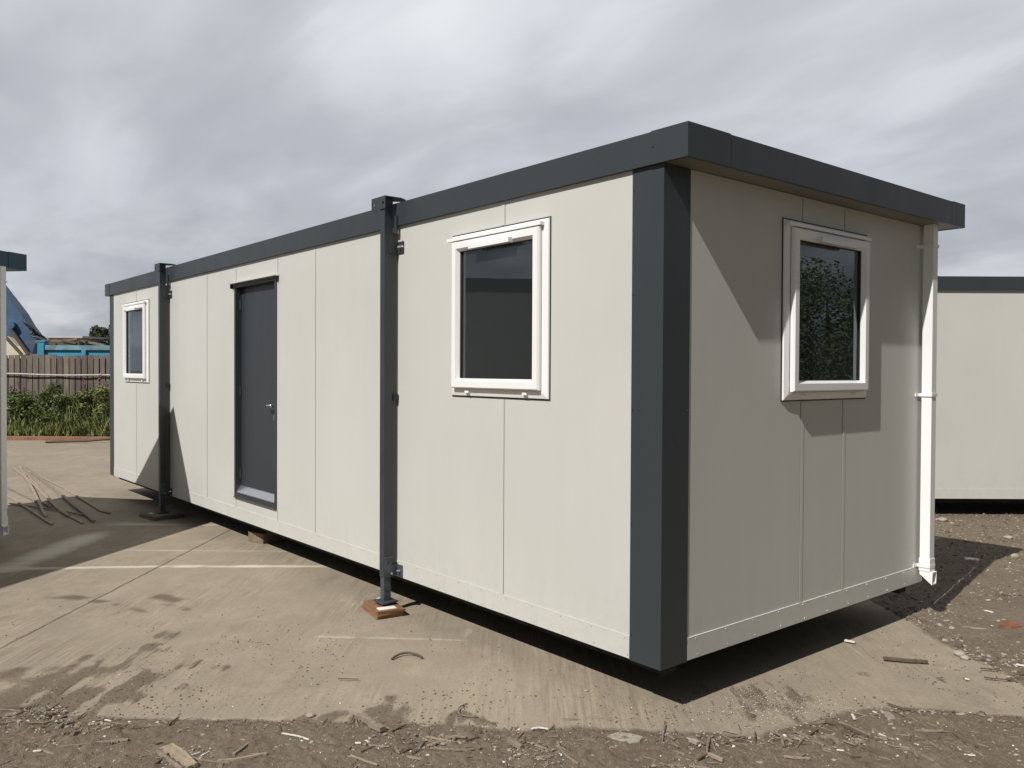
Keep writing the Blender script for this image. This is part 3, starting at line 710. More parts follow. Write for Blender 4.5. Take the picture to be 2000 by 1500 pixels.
# fence
FD = 23.0
def fence():
    e = empty('timber_fence', (*frame_at(FD).xy, GZ), ang, label='weathered grey vertical board fence along the back of the yard', cat='fence')
    mats = [plain('fence_board_a', (.17, .145, .122), .9, 0, .35, 6, bump=.5, scale=(3, 3, .4)), plain('fence_board_b', (.215, .185, .155), .9, 0, .35, 6, bump=.5, scale=(3, 3, .4)), plain('fence_board_c', (.13, .108, .092), .9, 0, .3, 6, bump=.5, scale=(3, 3, .4))]
    for i in range(44):
        x = -17.2+i*.166; hgt = 2.13+random.uniform(-.025, .02)
        bm = B(); vs = box(bm, x, x+random.uniform(.132, .150), 0, .022, .02, hgt)
        for v in vs: v.co.x += random.uniform(-.004, .004)
        link('board', bm, random.choice(mats), e)
    bm = B(); box(bm, -17.25, -9.85, .0225, .0235, .02, 2.04); link('gap_shade_sheet', bm, 'seal', e)  # thin black sheet added behind the boards, stands in for shade in the gaps
    for z in (.5, 1.22, 1.85):
        bm = B(); box(bm, -17.3, -9.8, .024, .07, z, z+.09); link('rail', bm, mats[2], e)
    for i in range(4):
        bm = B(); box(bm, -17+i*2.4, -16.9+i*2.4, .071, .17, -.0, 2.05); link('post', bm, mats[2], e)
    return e
fence()
bm = B(); pts = [(-17.2+i*.4, -.07+.015*math.sin(i*1.7), 1.645+.012*math.sin(i*.9)-.004*i) for i in range(20)]; tube(bm, pts, .019, 8)
for x in (-16.6, -14.0, -11.2): box(bm, x, x+.05, -.09, -.001, 1.60, 1.63)
o = link('handrail_pipe', bm, plain('white_pipe', (.50, .48, .45), .5, 0, .1)); o.location = (*frame_at(FD).xy, GZ); o.rotation_euler = (0, 0, ang)
tag(o, 'thin white pipe running level along the front of the timber fence', 'pipe')

# foliage
def leafmat(name, a, b):
    k = NT(name); oi = k.n('ShaderNodeObjectInfo'); n = k.noise(2.5, 4, .7, vec=k.pos()); n2 = k.noise(30, 2, .5, vec=k.pos())
    c = k.mix(k.mr(n, .35, .65), a, b); c = k.mix(k.mr(n2, .4, .65, 0, .5), c, tuple(min(1, x*1.5) for x in b)); k.base(c); k.rough(.6)
    k.b.inputs['Transmission Weight'].default_value = 0; k.b.inputs['Specular IOR Level'].default_value = .3
    return k.m
MAT['leaf'] = leafmat('bramble_leaves', (.045, .065, .022), (.14, .18, .06))
MAT['leaf2'] = leafmat('grass_green_leaves', (.085, .11, .035), (.21, .24, .09))
MAT['leaf3'] = leafmat('far_tree_leaves', (.030, .040, .022), (.070, .082, .042))
MAT['pink'] = plain('pink_blossom', (.30, .11, .24), .6, 0, .3, 30)
MAT['bark'] = plain('bark', (.09, .07, .05), .9, 0, .3, 20, bump=.5)
def leaf_cloud(bm, n, cen, rad, size, rng, flat=.5, up=0.):
    for _ in range(n):
        d = Vector((rng.gauss(0, 1), rng.gauss(0, 1), rng.gauss(0, 1))).normalized()*(rng.random()**.4)
        p = Vector((cen[0]+d.x*rad[0], cen[1]+d.y*rad[1], cen[2]+d.z*rad[2]))
        s = size*rng.uniform(.6, 1.4)
        a = Vector((rng.gauss(0, 1), rng.gauss(0, 1), rng.gauss(0, .6)+up)).normalized(); b = a.cross(Vector((rng.gauss(0, 1), rng.gauss(0, 1), rng.gauss(0, 1)))).normalized()
        vs = [bm.verts.new(q) for q in (p-a*s, p+b*s*flat, p+a*s, p-b*s*flat)]
        bm.faces.new(vs)
def shrub(loc, h, w, label, mat, seed, n=1400, size=.06):
    n = int(n*2.2); size *= .62
    rng = random.Random(seed); bm = B()
    for i in range(22):
        zz = rng.random(); c = (rng.uniform(-w, w)*(1.1-.6*zz), rng.uniform(-.3, .3)*w, (.08+.8*zz)*h)
        leaf_cloud(bm, n//22, c, (w*rng.uniform(.15, .4), w*.3, h*rng.uniform(.08, .17)), size*rng.uniform(.5, 1.2), rng)
    e = empty('shrub', loc, rng.uniform(0, 6), label=label, cat='shrub', group='shrubs growing against the timber fence')
    link('foliage', bm, mat, e)
    bm = B()
    for i in range(6): tube(bm, [(0, 0, -.02), (rng.uniform(-w, w)*.4, rng.uniform(-.2, .2), h*.45), (rng.uniform(-w, w)*.7, rng.uniform(-.3, .3), h*.85)], [.012, .009, .004], 5)
    link('stem', bm, 'bark', e)
def at_far(px, dpt): return (px-1000)/(1000*FN)*dpt
def gpos(px, dpt): p = KX(at_far(px, dpt), dpt); return (p.x, p.y, GZ)
shrub(gpos(40, 22.1), 1.2, .75, 'dark bramble bush at the left end of the fence beside the teal cabin', 'leaf', 1, 2600)
shrub(gpos(88, 22.3), 1.38, .65, 'taller bramble bush climbing the middle of the fence', 'leaf', 2, 2600)
shrub(gpos(125, 22.0), 1.15, .65, 'low dark bush in front of the fence below the blue skip', 'leaf', 3, 2300)
shrub(gpos(170, 22.2), 1.25, .6, 'light green bush in front of the fence', 'leaf2', 4, 2300)
shrub(gpos(205, 21.9), 1.35, .6, 'light green bush nearest to the corner of the main cabin', 'leaf2', 5, 2400)
def fireweed(loc, h, label, seed):
    rng = random.Random(seed); e = empty('fireweed', loc, rng.uniform(0, 6), label=label, cat='wildflower', group='pink wildflowers in front of the fence')
    bm = B(); tube(bm, [(0, 0, 0), (.02, 0, h*.5), (.03, .02, h)], [.008, .006, .003], 5)
    for i in range(26):
        z = h*(.2+.5*i/26); t = i*2.4; s = .10
        p = Vector((.02, 0, z)); d = Vector((math.cos(t), math.sin(t), .25)); sd2 = Vector((-math.sin(t), math.cos(t), 0))*.012
        vs = [bm.verts.new(q) for q in (p, p+d*s*.5+sd2, p+d*s, p+d*s*.5-sd2)]; bm.faces.new(vs)
    link('stem', bm, 'leaf2', e)
    bm = B(); leaf_cloud(bm, 70, (.03, .02, h*.92), (.035, .035, h*.07), .015, rng, .8); link('flower_spike', bm, 'pink', e)
for i, (px, d, h) in enumerate(((22, 22.4, 1.35), (36, 22.5, 1.42), (50, 22.4, 1.30), (160, 22.4, 1.52), (165, 22.2, 1.45), (192, 22.5, 1.60), (210, 22.1, 1.45), (29, 22.2, 1.25))):
    lab = ['pink fireweed spike nearest the teal trimmed cabin', 'third pink fireweed spike from the teal trimmed cabin', 'fourth pink fireweed spike from the teal trimmed cabin', 'left one of the pair of pink fireweed spikes in the middle of the fence', 'right one of the pair of pink fireweed spikes in the middle of the fence', 'tallest pink fireweed spike, second from the main cabin corner', 'pink fireweed spike nearest the main cabin corner', 'short pink fireweed spike, second from the teal trimmed cabin'][i]
    fireweed(gpos(px, d), h, lab, 40+i)
rng = random.Random(77); bm = B()
for i in range(9000):
    u = rng.uniform(-14.6, -9.9); v = 21.1+rng.random()**1.1*1.7
    hh = rng.uniform(.08, .55)*(.4+.75*(v-21))*(rng.uniform(.9, 2.0) if u > -11.7 else rng.uniform(.6, 1.3)); p = KX(u, v); p.z = GZ
    a = rng.uniform(0, 6.28); d = Vector((math.cos(a), math.sin(a), 0)); t = Vector((rng.gauss(0, .3), rng.gauss(0, .3), 1))*hh
    w = rng.uniform(.012, .03)
    bm.faces.new([bm.verts.new(q) for q in (p-d*w*.4, p+d*w*.4, p+t*.6+d*w, p+t, p+t*.6-d*w)])
o = link('weeds', bm, 'leaf2'); tag(o, 'low tangled grass and weeds along the foot of the fence', 'weeds', kind='stuff')

# beyond the fence: blue skip container, grab arm, pale shed, tree
def boxat(px0, px1, py0, py1, dpt, thick, name, mat, parent=None, z0=None):
    a = A(px0, py0, dpt); b = A(px1, py1, dpt); o0 = KX(0, dpt)
    ua = (a-CAM).dot(rr); ub = (b-CAM).dot(rr)
    bm = B(); box(bm, ua, ub, 0, thick, (b.z if z0 is None else z0), a.z)
    o = link(name, bm, mat, parent); return o
MAT['blue'] = plain('sky_blue_paint', (.05, .30, .46), .5, 0, .2, 1.5)
MAT['blue_rust'] = plain('chipped_blue_rim', (.16, .30, .36), .7, 0, .45, 3)
MAT['deepblue'] = plain('deep_blue_paint', (.05, .105, .19), .45, 0, .35, 1.2)
e = empty('skip_container', (*KX(0, 27).xy, 0), ang, label='bright blue steel skip with a ribbed side standing beyond the fence', cat='skip')
def rel(px, py, d): p = A(px, py, d); return (p-CAM).dot(rr), p.z
u0, zt = rel(84, 676, 27); u1, _z = rel(260, 676, 27)
bm = B(); box(bm, u0, u1, 0, 1.8, GZ, zt-.12); link('side_panel', bm, 'blue', e)
bm = B(); box(bm, u0-.05, u1+.05, -.07, 1.87, zt-.119, zt+.03); link('rim', bm, 'blue_rust', e)
for px in (80, 162, 232):
    a_, _z = rel(px, 700, 27); bm = B(); box(bm, a_, a_+.13, -.085, -.001, GZ, zt-.12); link('rib', bm, 'blue', e)
a_, z2 = rel(77, 668, 27); bm = B(); box(bm, a_, a_+.2, -.1, .2, GZ, z2); box(bm, a_-.06, a_+.24, -.12, .22, z2+.001, z2+.05); link('corner_post', bm, 'blue', e)
rng = random.Random(5)
for i in range(11):
    ua, za = rel(85+i*8+rng.uniform(-3, 3), 664+rng.uniform(-1, 3)+abs(i-4)*.4, 27.6)
    bm = B(); vs = box(bm, -rng.uniform(.15, .5), rng.uniform(.15, .5), -.1, .1, -.03, .03); xform(vs, Matrix.Rotation(rng.uniform(-.18, .18), 4, 'Y'))
    o = link('scrap_board', bm, rng.choice(['wood_grey', 'wood_dark', 'rusty']))
    p = KX(ua, 27.5+rng.uniform(0, .9)); o.location = (p.x, p.y, za-.04); o.rotation_euler = (0, 0, ang)
    tag(o, 'scrap board on the blue skip, '+['leftmost on the heap', 'second from the left', 'third from the left', 'fourth from the left', 'fifth from the left', 'middle one of the heap', 'just right of the middle', 'fourth from the right', 'third from the right', 'second from the right', 'rightmost on the heap'][i], 'scrap', 'scrap boards heaped in the blue skip')
ua0, za0 = rel(88, 668, 27.5); ub0, _q = rel(155, 668, 27.5)
bm = B(); box(bm, ua0, ub0, 27.5-27, 1.6, zt-.1, za0+.02); link('load', bm, 'wood_dark', e)
# grab arm
def arm():
    D = 29.; e = empty('crane_arm', (*KX(0, D).xy, 0), ang, label='big blue steel machine arm sloping down with loose black hoses behind the fence', cat='crane arm')
    prof = [(-30, 520), (15, 578), (41, 612), (54, 635), (73, 660), (63, 691), (52, 684), (43, 670), (27, 660), (14, 656), (-30, 648)]
    pts = [rel(x, y, D) for x, y in prof]; bm = B()
    f0 = [bm.verts.new((u, 0, z)) for u, z in pts]; f1 = [bm.verts.new((u, .5, z)) for u, z in pts]; n = len(pts)
    for i in range(n): bm.faces.new((f0[i], f0[(i+1) % n], f1[(i+1) % n], f1[i]))
    bm.faces.new(f0); bm.faces.new(f1[::-1]); link('boom', bm, 'deepblue', e)
    for q in (((24, 641), (60, 693)), ((10, 652), (47, 693))):
        bm = B(); pp_ = [rel(x, y, D) for x, y in q]; tube(bm, [(u, -.12, z) for u, z in pp_], .07 if q[0][0] == 24 else .06, 8); link('hydraulic_ram', bm, 'wood_dark', e)
    bm = B(); u_, z_ = rel(28, 636, D); tube(bm, [(u_, -.18, z_), (u_, .6, z_)], .12, 12); link('pivot_pin', bm, 'deepblue', e)
    for j in range(7):
        r_ = random.Random(j); q = [(50+j*2, 628+j*4), (62+j*2.5+r_.uniform(-2, 2), 636+j*3), (70+j*2.2, 648+j*2+r_.uniform(-3, 3)), (64+j*3, 655+r_.uniform(-2, 4)), (80+j*2.2, 660+j*1.2), (92+j*.7, 668)]
        P3 = [rel(x, y, D) for x, y in q]; pts3 = [Vector((u, -.15+.04*j, z)) for u, z in P3]; sm_ = []
        for i in range(len(pts3)-1):
            p0 = pts3[max(0, i-1)]; p1 = pts3[i]; p2 = pts3[i+1]; p3 = pts3[min(len(pts3)-1, i+2)]
            for t in (0, .25, .5, .75): sm_.append(.5*((2*p1)+(p2-p0)*t+(2*p0-5*p1+4*p2-p3)*t*t+(3*p1-p0-3*p2+p3)*t**3))
        sm_.append(pts3[-1]); bm = B(); tube(bm, sm_, .022, 6); link('hose', bm, 'seal', e)
arm()
# pale shed roof far behind
e = empty('pale_shed', (*KX(0, 48).xy, 0), ang, label='pale cream shed wall and low roof far behind the blue arm', cat='shed')
pts = [rel(x, y, 48) for x, y in ((-60, 640), (14, 654), (34, 676), (54, 684), (54, 720), (-60, 720))]
bm = B(); f0 = [bm.verts.new((u, 0, max(z, GZ))) for u, z in pts]; f1 = [bm.verts.new((u, 6, max(z, GZ))) for u, z in pts]; n = len(pts)
for i in range(n): bm.faces.new((f0[i], f0[(i+1) % n], f1[(i+1) % n], f1[i]))
bm.faces.new(f0); bm.faces.new(f1[::-1]); link('wall', bm, plain('cream_cladding', (.62, .58, .46), .6), e)
u0, z0 = rel(95, 660, 48); u1, _q = rel(158, 660, 48); bm = B(); box(bm, u0, u1, 0, 4, GZ, z0-.02); link('wall', bm, plain('grey_cladding', (.42, .41, .42), .6), e)
bm = B(); vs = box(bm, u0-.2, u1+.2, -.2, 4.2, z0, z0+.12); link('roof', bm, plain('pale_roof', (.52, .52, .55), .5), e)
def tree(loc, h, w, label, seed, mat='leaf3', n=3000, size=.16, group=None, trunk=.28, fat=1.):
    rng = random.Random(seed); e = empty('tree', loc, 0, label=label, cat='tree', group=group)
    bm = B(); tube(bm, [(0, 0, 0), (.05*w, .03*w, h*.3), (0, .05*w, h*.62), (.05, 0, h*.86)], [h*.028, h*.022, h*.014, h*.004], 8)
    cl = []
    for i in range(30):
        t = rng.uniform(0, 6.28); r = w*rng.uniform(.1, .8); zz = h*rng.uniform(trunk, .93); r *= 1-.55*max(0, (zz/h-.6)/.4)
        c = (r*math.cos(t), r*math.sin(t), zz); cl.append(c)
        if i % 2 == 0: tube(bm, [(0, 0, zz*.62), (c[0]*.5, c[1]*.5, zz*.82), c], [h*.009, h*.006, h*.002], 5)
    link('trunk', bm, 'bark', e)
    bm = B()
    for c in cl: leaf_cloud(bm, n//30, c, (w*fat*rng.uniform(.16, .30), w*fat*rng.uniform(.16, .30), h*fat*rng.uniform(.06, .12)), size, rng, .6)
    link('crown', bm, mat, e); return e
p = KX(at_far(192, 52), 52); tree((p.x, p.y, GZ), 4.35, 1.5, 'small bushy tree above the blue skip beside the far cabin corner', 11, n=7000, size=.10, trunk=.2)
p = KX(at_far(222, 50), 50); tree((p.x, p.y, GZ), 4.5, 1.5, 'bushy tree half hidden behind the far end of the main cabin', 12, n=5000, size=.10, trunk=.2)
# trees mirrored in the end window and the hedge they stand over
spots = [(7.0, 13.8, 4.0, 1.9), (9.4, 12.2, 3.7, 2.0), (11.2, 10.0, 3.3, 2.0), (4.4, 15.2, 4.5, 1.8), (12.0, 7.0, 4.4, 2.3), (13.0, 3.6, 4.6, 2.4), (13.6, .0, 4.8, 2.4), (6.0, 18.5, 5.2, 1.9)]
labs = ['leafy tree mirrored in the end window', 'tall leafy tree mirrored in the end window']
for i, (x, y, h, w) in enumerate(spots):
    tree((x, y, GZ), h, w, 'leafy tree outside the picture, mirrored in the end window', 60+i, n=(38000 if i in (0, 1, 2, 3, 7) else 5000), size=(.034 if i in (0, 1, 2, 3, 7) else .09), group='trees mirrored in the end window', trunk=.03, fat=1.7, mat='leaf')

# ------------------------------------------------------------------ battens on the slab at the left
def lay(name, pxs, w, t, mat, label, cat, group=None, z=0., taper=1., seg=8, jit=.006, hump=0.):
    """flat strip lying along traced points on the yard"""
    P3 = [G(*p) for p in pxs]; pts = []
    for a_, b_ in zip(P3, P3[1:]):
        for i in range(seg): pts.append(a_.lerp(b_, i/seg))
    pts.append(P3[-1]); n = len(pts); c = sum(pts, Vector())/n; c.z = GZ; bm = B(); rings = []
    rg = random.Random(int(pxs[0][0]*7+pxs[0][1]))
    for i, p in enumerate(pts):
        d = (pts[min(i+1, n-1)]-pts[max(i-1, 0)]); d.z = 0; d.normalize(); s = Vector((-d.y, d.x, 0)); q = p-c
        ww = w*(1-(1-taper)*i/(n-1))*rg.uniform(.88, 1.08)/2; h0 = z+.004+hump*math.sin(math.pi*i/(n-1)); o = rg.uniform(-jit, jit)
        rings.append([bm.verts.new(q+s*(k*ww+o)+Vector((0, 0, hz))) for k, hz in ((-1, h0), (1, h0), (.92, h0+t), (.1, h0+t*rg.uniform(1, 1.3)), (-.92, h0+t))])
    for a_, b_ in zip(rings, rings[1:]):
        for k in range(5): bm.faces.new((a_[k], a_[(k+1) % 5], b_[(k+1) % 5], b_[k]))
    bm.faces.new(rings[0][::-1]); bm.faces.new(rings[-1])
    o = link(name, bm, mat); o.location = c; tag(o, label, cat, group); return o
def q2(x, y): return (x*.2466, 680+y*.2466)
bat = [([(110,955),(235,1055),(440,1265),(545,1340)], 'long batten running from the heap\'s pointed far end to its middle'),
       ([(155,945),(235,1075),(360,1345)], 'pale split batten crossing steeply over the others'),
       ([(165,950),(300,1100),(480,1300),(655,1392)], 'batten with a snapped dark end between two longer ones'),
       ([(205,955),(430,1130),(745,1385)], 'thickest batten reaching the near right of the heap'),
       ([(215,975),(500,1110),(800,1295),(872,1315)], 'longest outermost batten on the right of the heap'),
       ([(60,1175),(240,1290),(410,1405)], 'batten sticking out from behind the left cabin towards the viewer'),
       ([(60,1112),(200,1180),(290,1225)], 'short thin batten near the left cabin wall'),
       ([(75,1240),(400,1285),(670,1332)], 'thin dark batten lying flat across under the others'),
       ([(310,1235),(370,1250),(405,1275)], 'short curled dark strip beneath the crossing battens')]
for i, (pts, lab) in enumerate(bat):
    lay('batten', [q2(*p) for p in pts], (.036, .036, .034, .04, .028, .034, .022, .022, .03)[i], .012, ['wood_pale', 'wood_pale', 'wood_pale', 'wood_grey', 'wood_pale', 'wood_pale', 'wood_grey', 'wood_grey', 'wood_dark'][i], lab, 'batten', 'loose battens on the concrete at the left', z=(.012 if i in (0, 1, 3) else 0)+.001*i, jit=.004)

# ------------------------------------------------------------------ single pieces of litter in the foreground
def z1(x, y): return (x/4, 1320+y/4)
def z2(x, y): return (500+x/4, 1320+y/4)
def z3(x, y): return (1000+x/4, 1320+y/4)
def z4(x, y): return (1500+x/4, 1320+y/4)
ST = [ # name, pts, width, thick, mat, label, cat
 ('wood_offcut', [z2(830,345), z2(900,400), z2(990,455)], .045, .022, 'wood_grey', 'short thick weathered stake left of centre in the foreground, dark hollow end towards the viewer', 'wood offcut'),
 ('wood_offcut', [z3(-20,535), z3(75,590)], .032, .014, 'wood_grey', 'blunt grey stick end pointing right at the front centre', 'wood offcut'),
 ('split_board', [z1(1290,585), z1(1400,650), z1(1500,740)], .055, .012, 'wood_pale', 'pale splintered board end at the bottom edge left of centre', 'split board'),
 ('split_board', [z1(1340,575), z1(1440,640), z1(1530,735)], .02, .018, 'wood_pale', 'narrow pale splinter lying against the splintered board', 'split board'),
 ('split_board', [z1(1230,620), z1(1330,690), z1(1420,760)], .022, .010, 'wood_grey', 'grey splinter on the left side of the splintered board', 'split board'),
 ('stick', [z1(1180,740), z1(1250,690), z1(1320,630)], .008, .008, 'wood_dark', 'thin dark twig leaning on the splintered board', 'stick'),
 ('stick', [z1(1820,645), z1(1880,600), z1(1950,550)], .017, .009, 'wood_grey', 'straight grey stick slanting up right of the splintered board', 'stick'),
 ('stick', [z1(1700,695), z1(1850,680), z1(2080,635)], .016, .009, 'wood_pale', 'long pale flat stick near the bottom edge left of centre', 'stick'),
 ('stick', [z1(1430,630), z1(1550,680), z1(1700,700), z1(1800,705)], .007, .006, 'wood_grey', 'curved thin cane joining the splintered board and the flat stick', 'stick'),
 ('stick', [z1(450,585), z1(620,570), z1(760,548), z1(860,540)], .012, .009, 'wood_grey', 'long forked grey twig in the left foreground', 'stick'),
 ('bark_piece', [z1(860,540), z1(930,530), z1(1000,525)], .035, .007, 'wood_grey', 'curled bark flake at the right tip of the forked twig', 'bark'),
 ('stick', [z1(1180,572), z1(1270,545)], .009, .007, 'wood_dark', 'small dark twig just above the splintered board', 'stick'),
 ('stick', [z1(1390,462), z1(1470,430)], .011, .007, 'wood_pale', 'short pale stick close below the concrete edge at the left', 'stick'),
 ('stick', [z1(1315,405), z1(1385,352)], .008, .006, 'wood_dark', 'dark twig standing on the concrete edge left of centre', 'stick'),
 ('stick', [z1(1260,360), z1(1310,400)], .010, .006, 'wood_grey', 'grey chip crossing the dark twig on the concrete edge', 'stick'),
 ('stick', [z1(450,435), z1(505,385)], .008, .006, 'wood_grey', 'grey twig below the left end of the concrete edge', 'stick'),
 ('plastic_shred', [z2(205,470), z2(290,485), z2(340,495), z2(415,522)], .010, .004, 'paper', 'long white shred of torn plastic in the left foreground', 'plastic shred'),
 ('plastic_shred', [z2(750,545), z2(820,548)], .014, .005, 'paper', 'small torn white scrap below the stake', 'plastic shred'),
 ('plastic_shred', [z1(1490,645), z1(1565,620)], .006, .004, 'paper', 'left of two white slivers beside the splintered board', 'plastic shred'),
 ('plastic_shred', [z1(1570,650), z1(1635,615)], .006, .004, 'paper', 'right of two white slivers beside the splintered board', 'plastic shred'),
 ('plastic_shred', [z1(260,612), z1(320,608)], .012, .005, 'paper', 'white scrap near the bottom left corner', 'plastic shred'),
 ('plastic_shred', [z1(820,363), z1(870,375)], .008, .004, 'paper', 'white chip on the concrete edge at the left', 'plastic shred'),
 ('plastic_shred', [z3(150,435), z3(210,425), z3(285,435)], .012, .004, 'paper', 'white strip lying on the dirt just below the concrete edge in the middle', 'plastic shred'),
 ('stick', [z2(1330,500), z2(1440,520), z2(1560,545)], .012, .007, 'wood_pale', 'pale lath lying over a flat bark strip right of the stake', 'stick'),
 ('bark_piece', [z2(1340,570), z2(1450,535), z2(1550,495), z2(1640,500)], .022, .006, 'wood_grey', 'long flat strip of bark crossed by a pale lath', 'bark'),
 ('stick', [z2(1360,590), z2(1500,602), z2(1650,605), z2(1750,590)], .010, .007, 'wood_grey', 'bowed stick lying level at the bottom middle', 'stick'),
 ('stick', [z2(740,645), z2(850,690), z2(950,720)], .009, .006, 'wood_pale', 'pale straw stalk at the bottom edge below the stake', 'stick'),
 ('stick', [z2(1060,455), z2(1170,405)], .008, .006, 'wood_dark', 'dark twig at the right hand of the stake end', 'stick'),
 ('stick', [z2(1640,530), z2(1740,500)], .008, .006, 'wood_dark', 'dark twig right of the bark strip', 'stick'),
 ('stick', [z2(745,375), z2(765,330)], .007, .006, 'wood_dark', 'small upright looking twig left of the stake', 'stick'),
 ('stick', [z2(230,560), z2(320,575), z2(405,590)], .014, .006, 'wood_grey', 'thin grey slat under the long white shred', 'stick'),
 ('stick', [z2(640,40), z2(800,44)], .006, .004, 'wood_dark', 'straight dark wire-thin twig out on the concrete left of centre', 'stick'),
 ('stick', [z3(355,540), z3(380,600), z3(430,655), z3(520,715)], .010, .007, 'wood_grey', 'bent grey stick running to the bottom edge right of centre', 'stick'),
 ('stick', [z3(345,570), z3(440,615)], .007, .006, 'wood_pale', 'short pale twig crossing the bent stick', 'stick'),
 ('stick', [z3(1545,500), z3(1530,560), z3(1520,640)], .012, .010, 'wood_grey', 'upper branch of the Y shaped pair of sticks', 'stick'),
 ('stick', [z3(1525,640), z3(1450,680)], .012, .009, 'wood_dark', 'dark lower leg of the Y shaped pair of sticks', 'stick'),
 ('wood_offcut', [z3(1540,640), z3(1650,690)], .022, .012, 'wood_pale', 'round pale peg at the foot of the Y shaped sticks', 'wood offcut'),
 ('stick', [z3(1560,530), z3(1590,610)], .008, .006, 'wood_grey', 'thin stalk right of the Y shaped sticks', 'stick'),
 ('stick', [z3(1205,480), z3(1270,520)], .010, .006, 'wood_grey', 'upper of two short chips left of the square block', 'stick'),
 ('stick', [z3(1245,540), z3(1295,580)], .009, .006, 'wood_grey', 'lower of two short chips left of the square block', 'stick'),
 ('stick', [z3(1670,548), z3(1760,540), z3(1850,540)], .007, .006, 'wood_dark', 'level dark twig right of the Y shaped sticks', 'stick'),
 ('wood_offcut', [z3(1400,530), z3(1455,558)], .030, .014, 'stone', 'small square pale block beside the Y shaped sticks', 'block'),
 ('stick', [z4(445,382), z4(600,420), z4(780,505)], .012, .012, 'wood_dark', 'long dark edged lath in the litter heap at the lower right', 'stick'),
 ('split_board', [z4(560,385), z4(680,440), z4(800,490)], .030, .006, 'wood_grey', 'broad grey splinter on the long lath in the litter heap', 'split board'),
 ('split_board', [z4(380,500), z4(480,500)], .035, .006, 'wood_grey', 'flat grey tile like chip in the litter heap', 'split board'),
 ('split_board', [z4(480,490), z4(560,560)], .022, .010, 'wood_grey', 'stubby chip below the long lath in the litter heap', 'split board'),
 ('split_board', [z4(350,535), z4(440,570)], .022, .008, 'wood_grey', 'chip at the lower left of the litter heap', 'split board'),
 ('stick', [z4(20,450), z4(100,490), z4(200,540)], .012, .006, 'wood_grey', 'grey stick at the left end of the litter heap', 'stick'),
 ('stick', [z4(200,455), z4(320,500)], .014, .006, 'wood_grey', 'flat strip in the middle left of the litter heap', 'stick'),
 ('stick', [z4(320,490), z4(390,445)], .008, .008, 'wood_dark', 'dark forked twig in the litter heap', 'stick'),
 ('stick', [z4(125,655), z4(220,665), z4(330,672)], .014, .007, 'wood_pale', 'pale lath near the bottom edge under the litter heap', 'stick'),
 ('stick', [z4(245,665), z4(290,635)], .008, .006, 'wood_grey', 'small twig propped on the pale lath', 'stick'),
 ('stick', [z4(605,662), z4(725,655)], .007, .006, 'wood_dark', 'short dark twig near the bottom edge right of the pale lath', 'stick'),
 ('stick', [z4(640,490), z4(665,550)], .008, .006, 'wood_grey', 'thin splinter pointing down from the litter heap', 'stick'),
 ('plastic_shred', [z4(535,600), z4(592,606)], .012, .004, 'paper', 'white rectangle of plastic below the litter heap', 'plastic shred'),
 ('plastic_shred', [z4(1010,510), z4(1035,560)], .008, .004, 'paper', 'white sliver right of the litter heap', 'plastic shred'),
 ('plastic_shred', [z4(870,475), z4(920,495)], .007, .004, 'paper', 'white sliver at the right edge of the litter heap', 'plastic shred'),
 ('plastic_shred', [z4(1530,638), z4(1620,645)], .010, .004, 'paper', 'white stick like strip near the bottom right corner', 'plastic shred'),
 ('plastic_shred', [z4(660,325), z4(675,360)], .012, .006, 'paper', 'crumpled white scrap above the litter heap', 'plastic shred'),
 ('plastic_shred', [z4(820,298), z4(850,310)], .008, .004, 'paper', 'white chip above the flat tile shard', 'plastic shred'),
 ('plastic_shred', [z4(1540,38), z4(1575,48)], .014, .004, 'paper', 'white scrap out on the concrete at the right', 'plastic shred'),
 ('stick', [z4(1085,530), z4(1130,600), z4(1170,660)], .010, .006, 'wood_grey', 'stick slanting down in the right foreground', 'stick'),
 ('stick', [z4(1160,620), z4(1230,660), z4(1300,695)], .012, .007, 'wood_grey', 'stick running on from the slanting one to the bottom edge', 'stick'),
 ('stick', [z4(1430,460), z4(1520,530), z4(1640,575)], .008, .006, 'wood_dark', 'crooked dark twig in the right foreground', 'stick'),
 ('stick', [z4(1690,32), z4(1780,42), z4(1890,50)], .010, .005, 'wood_dark', 'dark twig by the right edge of the concrete', 'stick'),
 ('stick', [z4(930,235), z4(1040,270), z4(1145,288)], .010, .005, 'wood_dark', 'thin dark strip curling off the concrete edge at the right', 'stick'),
 ('plank_shard', [(1725,1291), (1770,1295), (1812,1298)], .03, .012, 'wood_dark', 'dark dished plank lying on the bright concrete at the right', 'plank'),
 ('stick', [(1880,1229), (1935,1234)], .022, .008, 'wood_pale', 'pale split stick left of the rusty plate', 'stick'),
 ('stick', [(1915,1310), (1955,1314)], .010, .006, 'wood_dark', 'dark twig in the dirt at the right edge', 'stick'),
 ('plastic_shred', [(1925,1196), (1940,1200)], .022, .005, 'paper', 'white chip in the dirt above the pale split stick', 'plastic shred'),
 ('plastic_shred', [(1985,1302), (2005,1306)], .020, .006, 'paper', 'white scrap at the right picture edge', 'plastic shred'),
 ('plastic_shred', [(1650,1255), (1670,1259)], .025, .008, 'paper', 'pale chip near the cabin shadow on the concrete', 'plastic shred'),
 ('plastic_shred', [(1885,1095), (1912,1097)], .09, .012, 'paper', 'white paper scrap in the shadow behind the downpipe', 'paper'),
]
for name, pts, w, t, m, lab, cat in ST: lay(name, pts, w, t, m, lab, cat, z=.008, taper=.8, jit=w*.12)
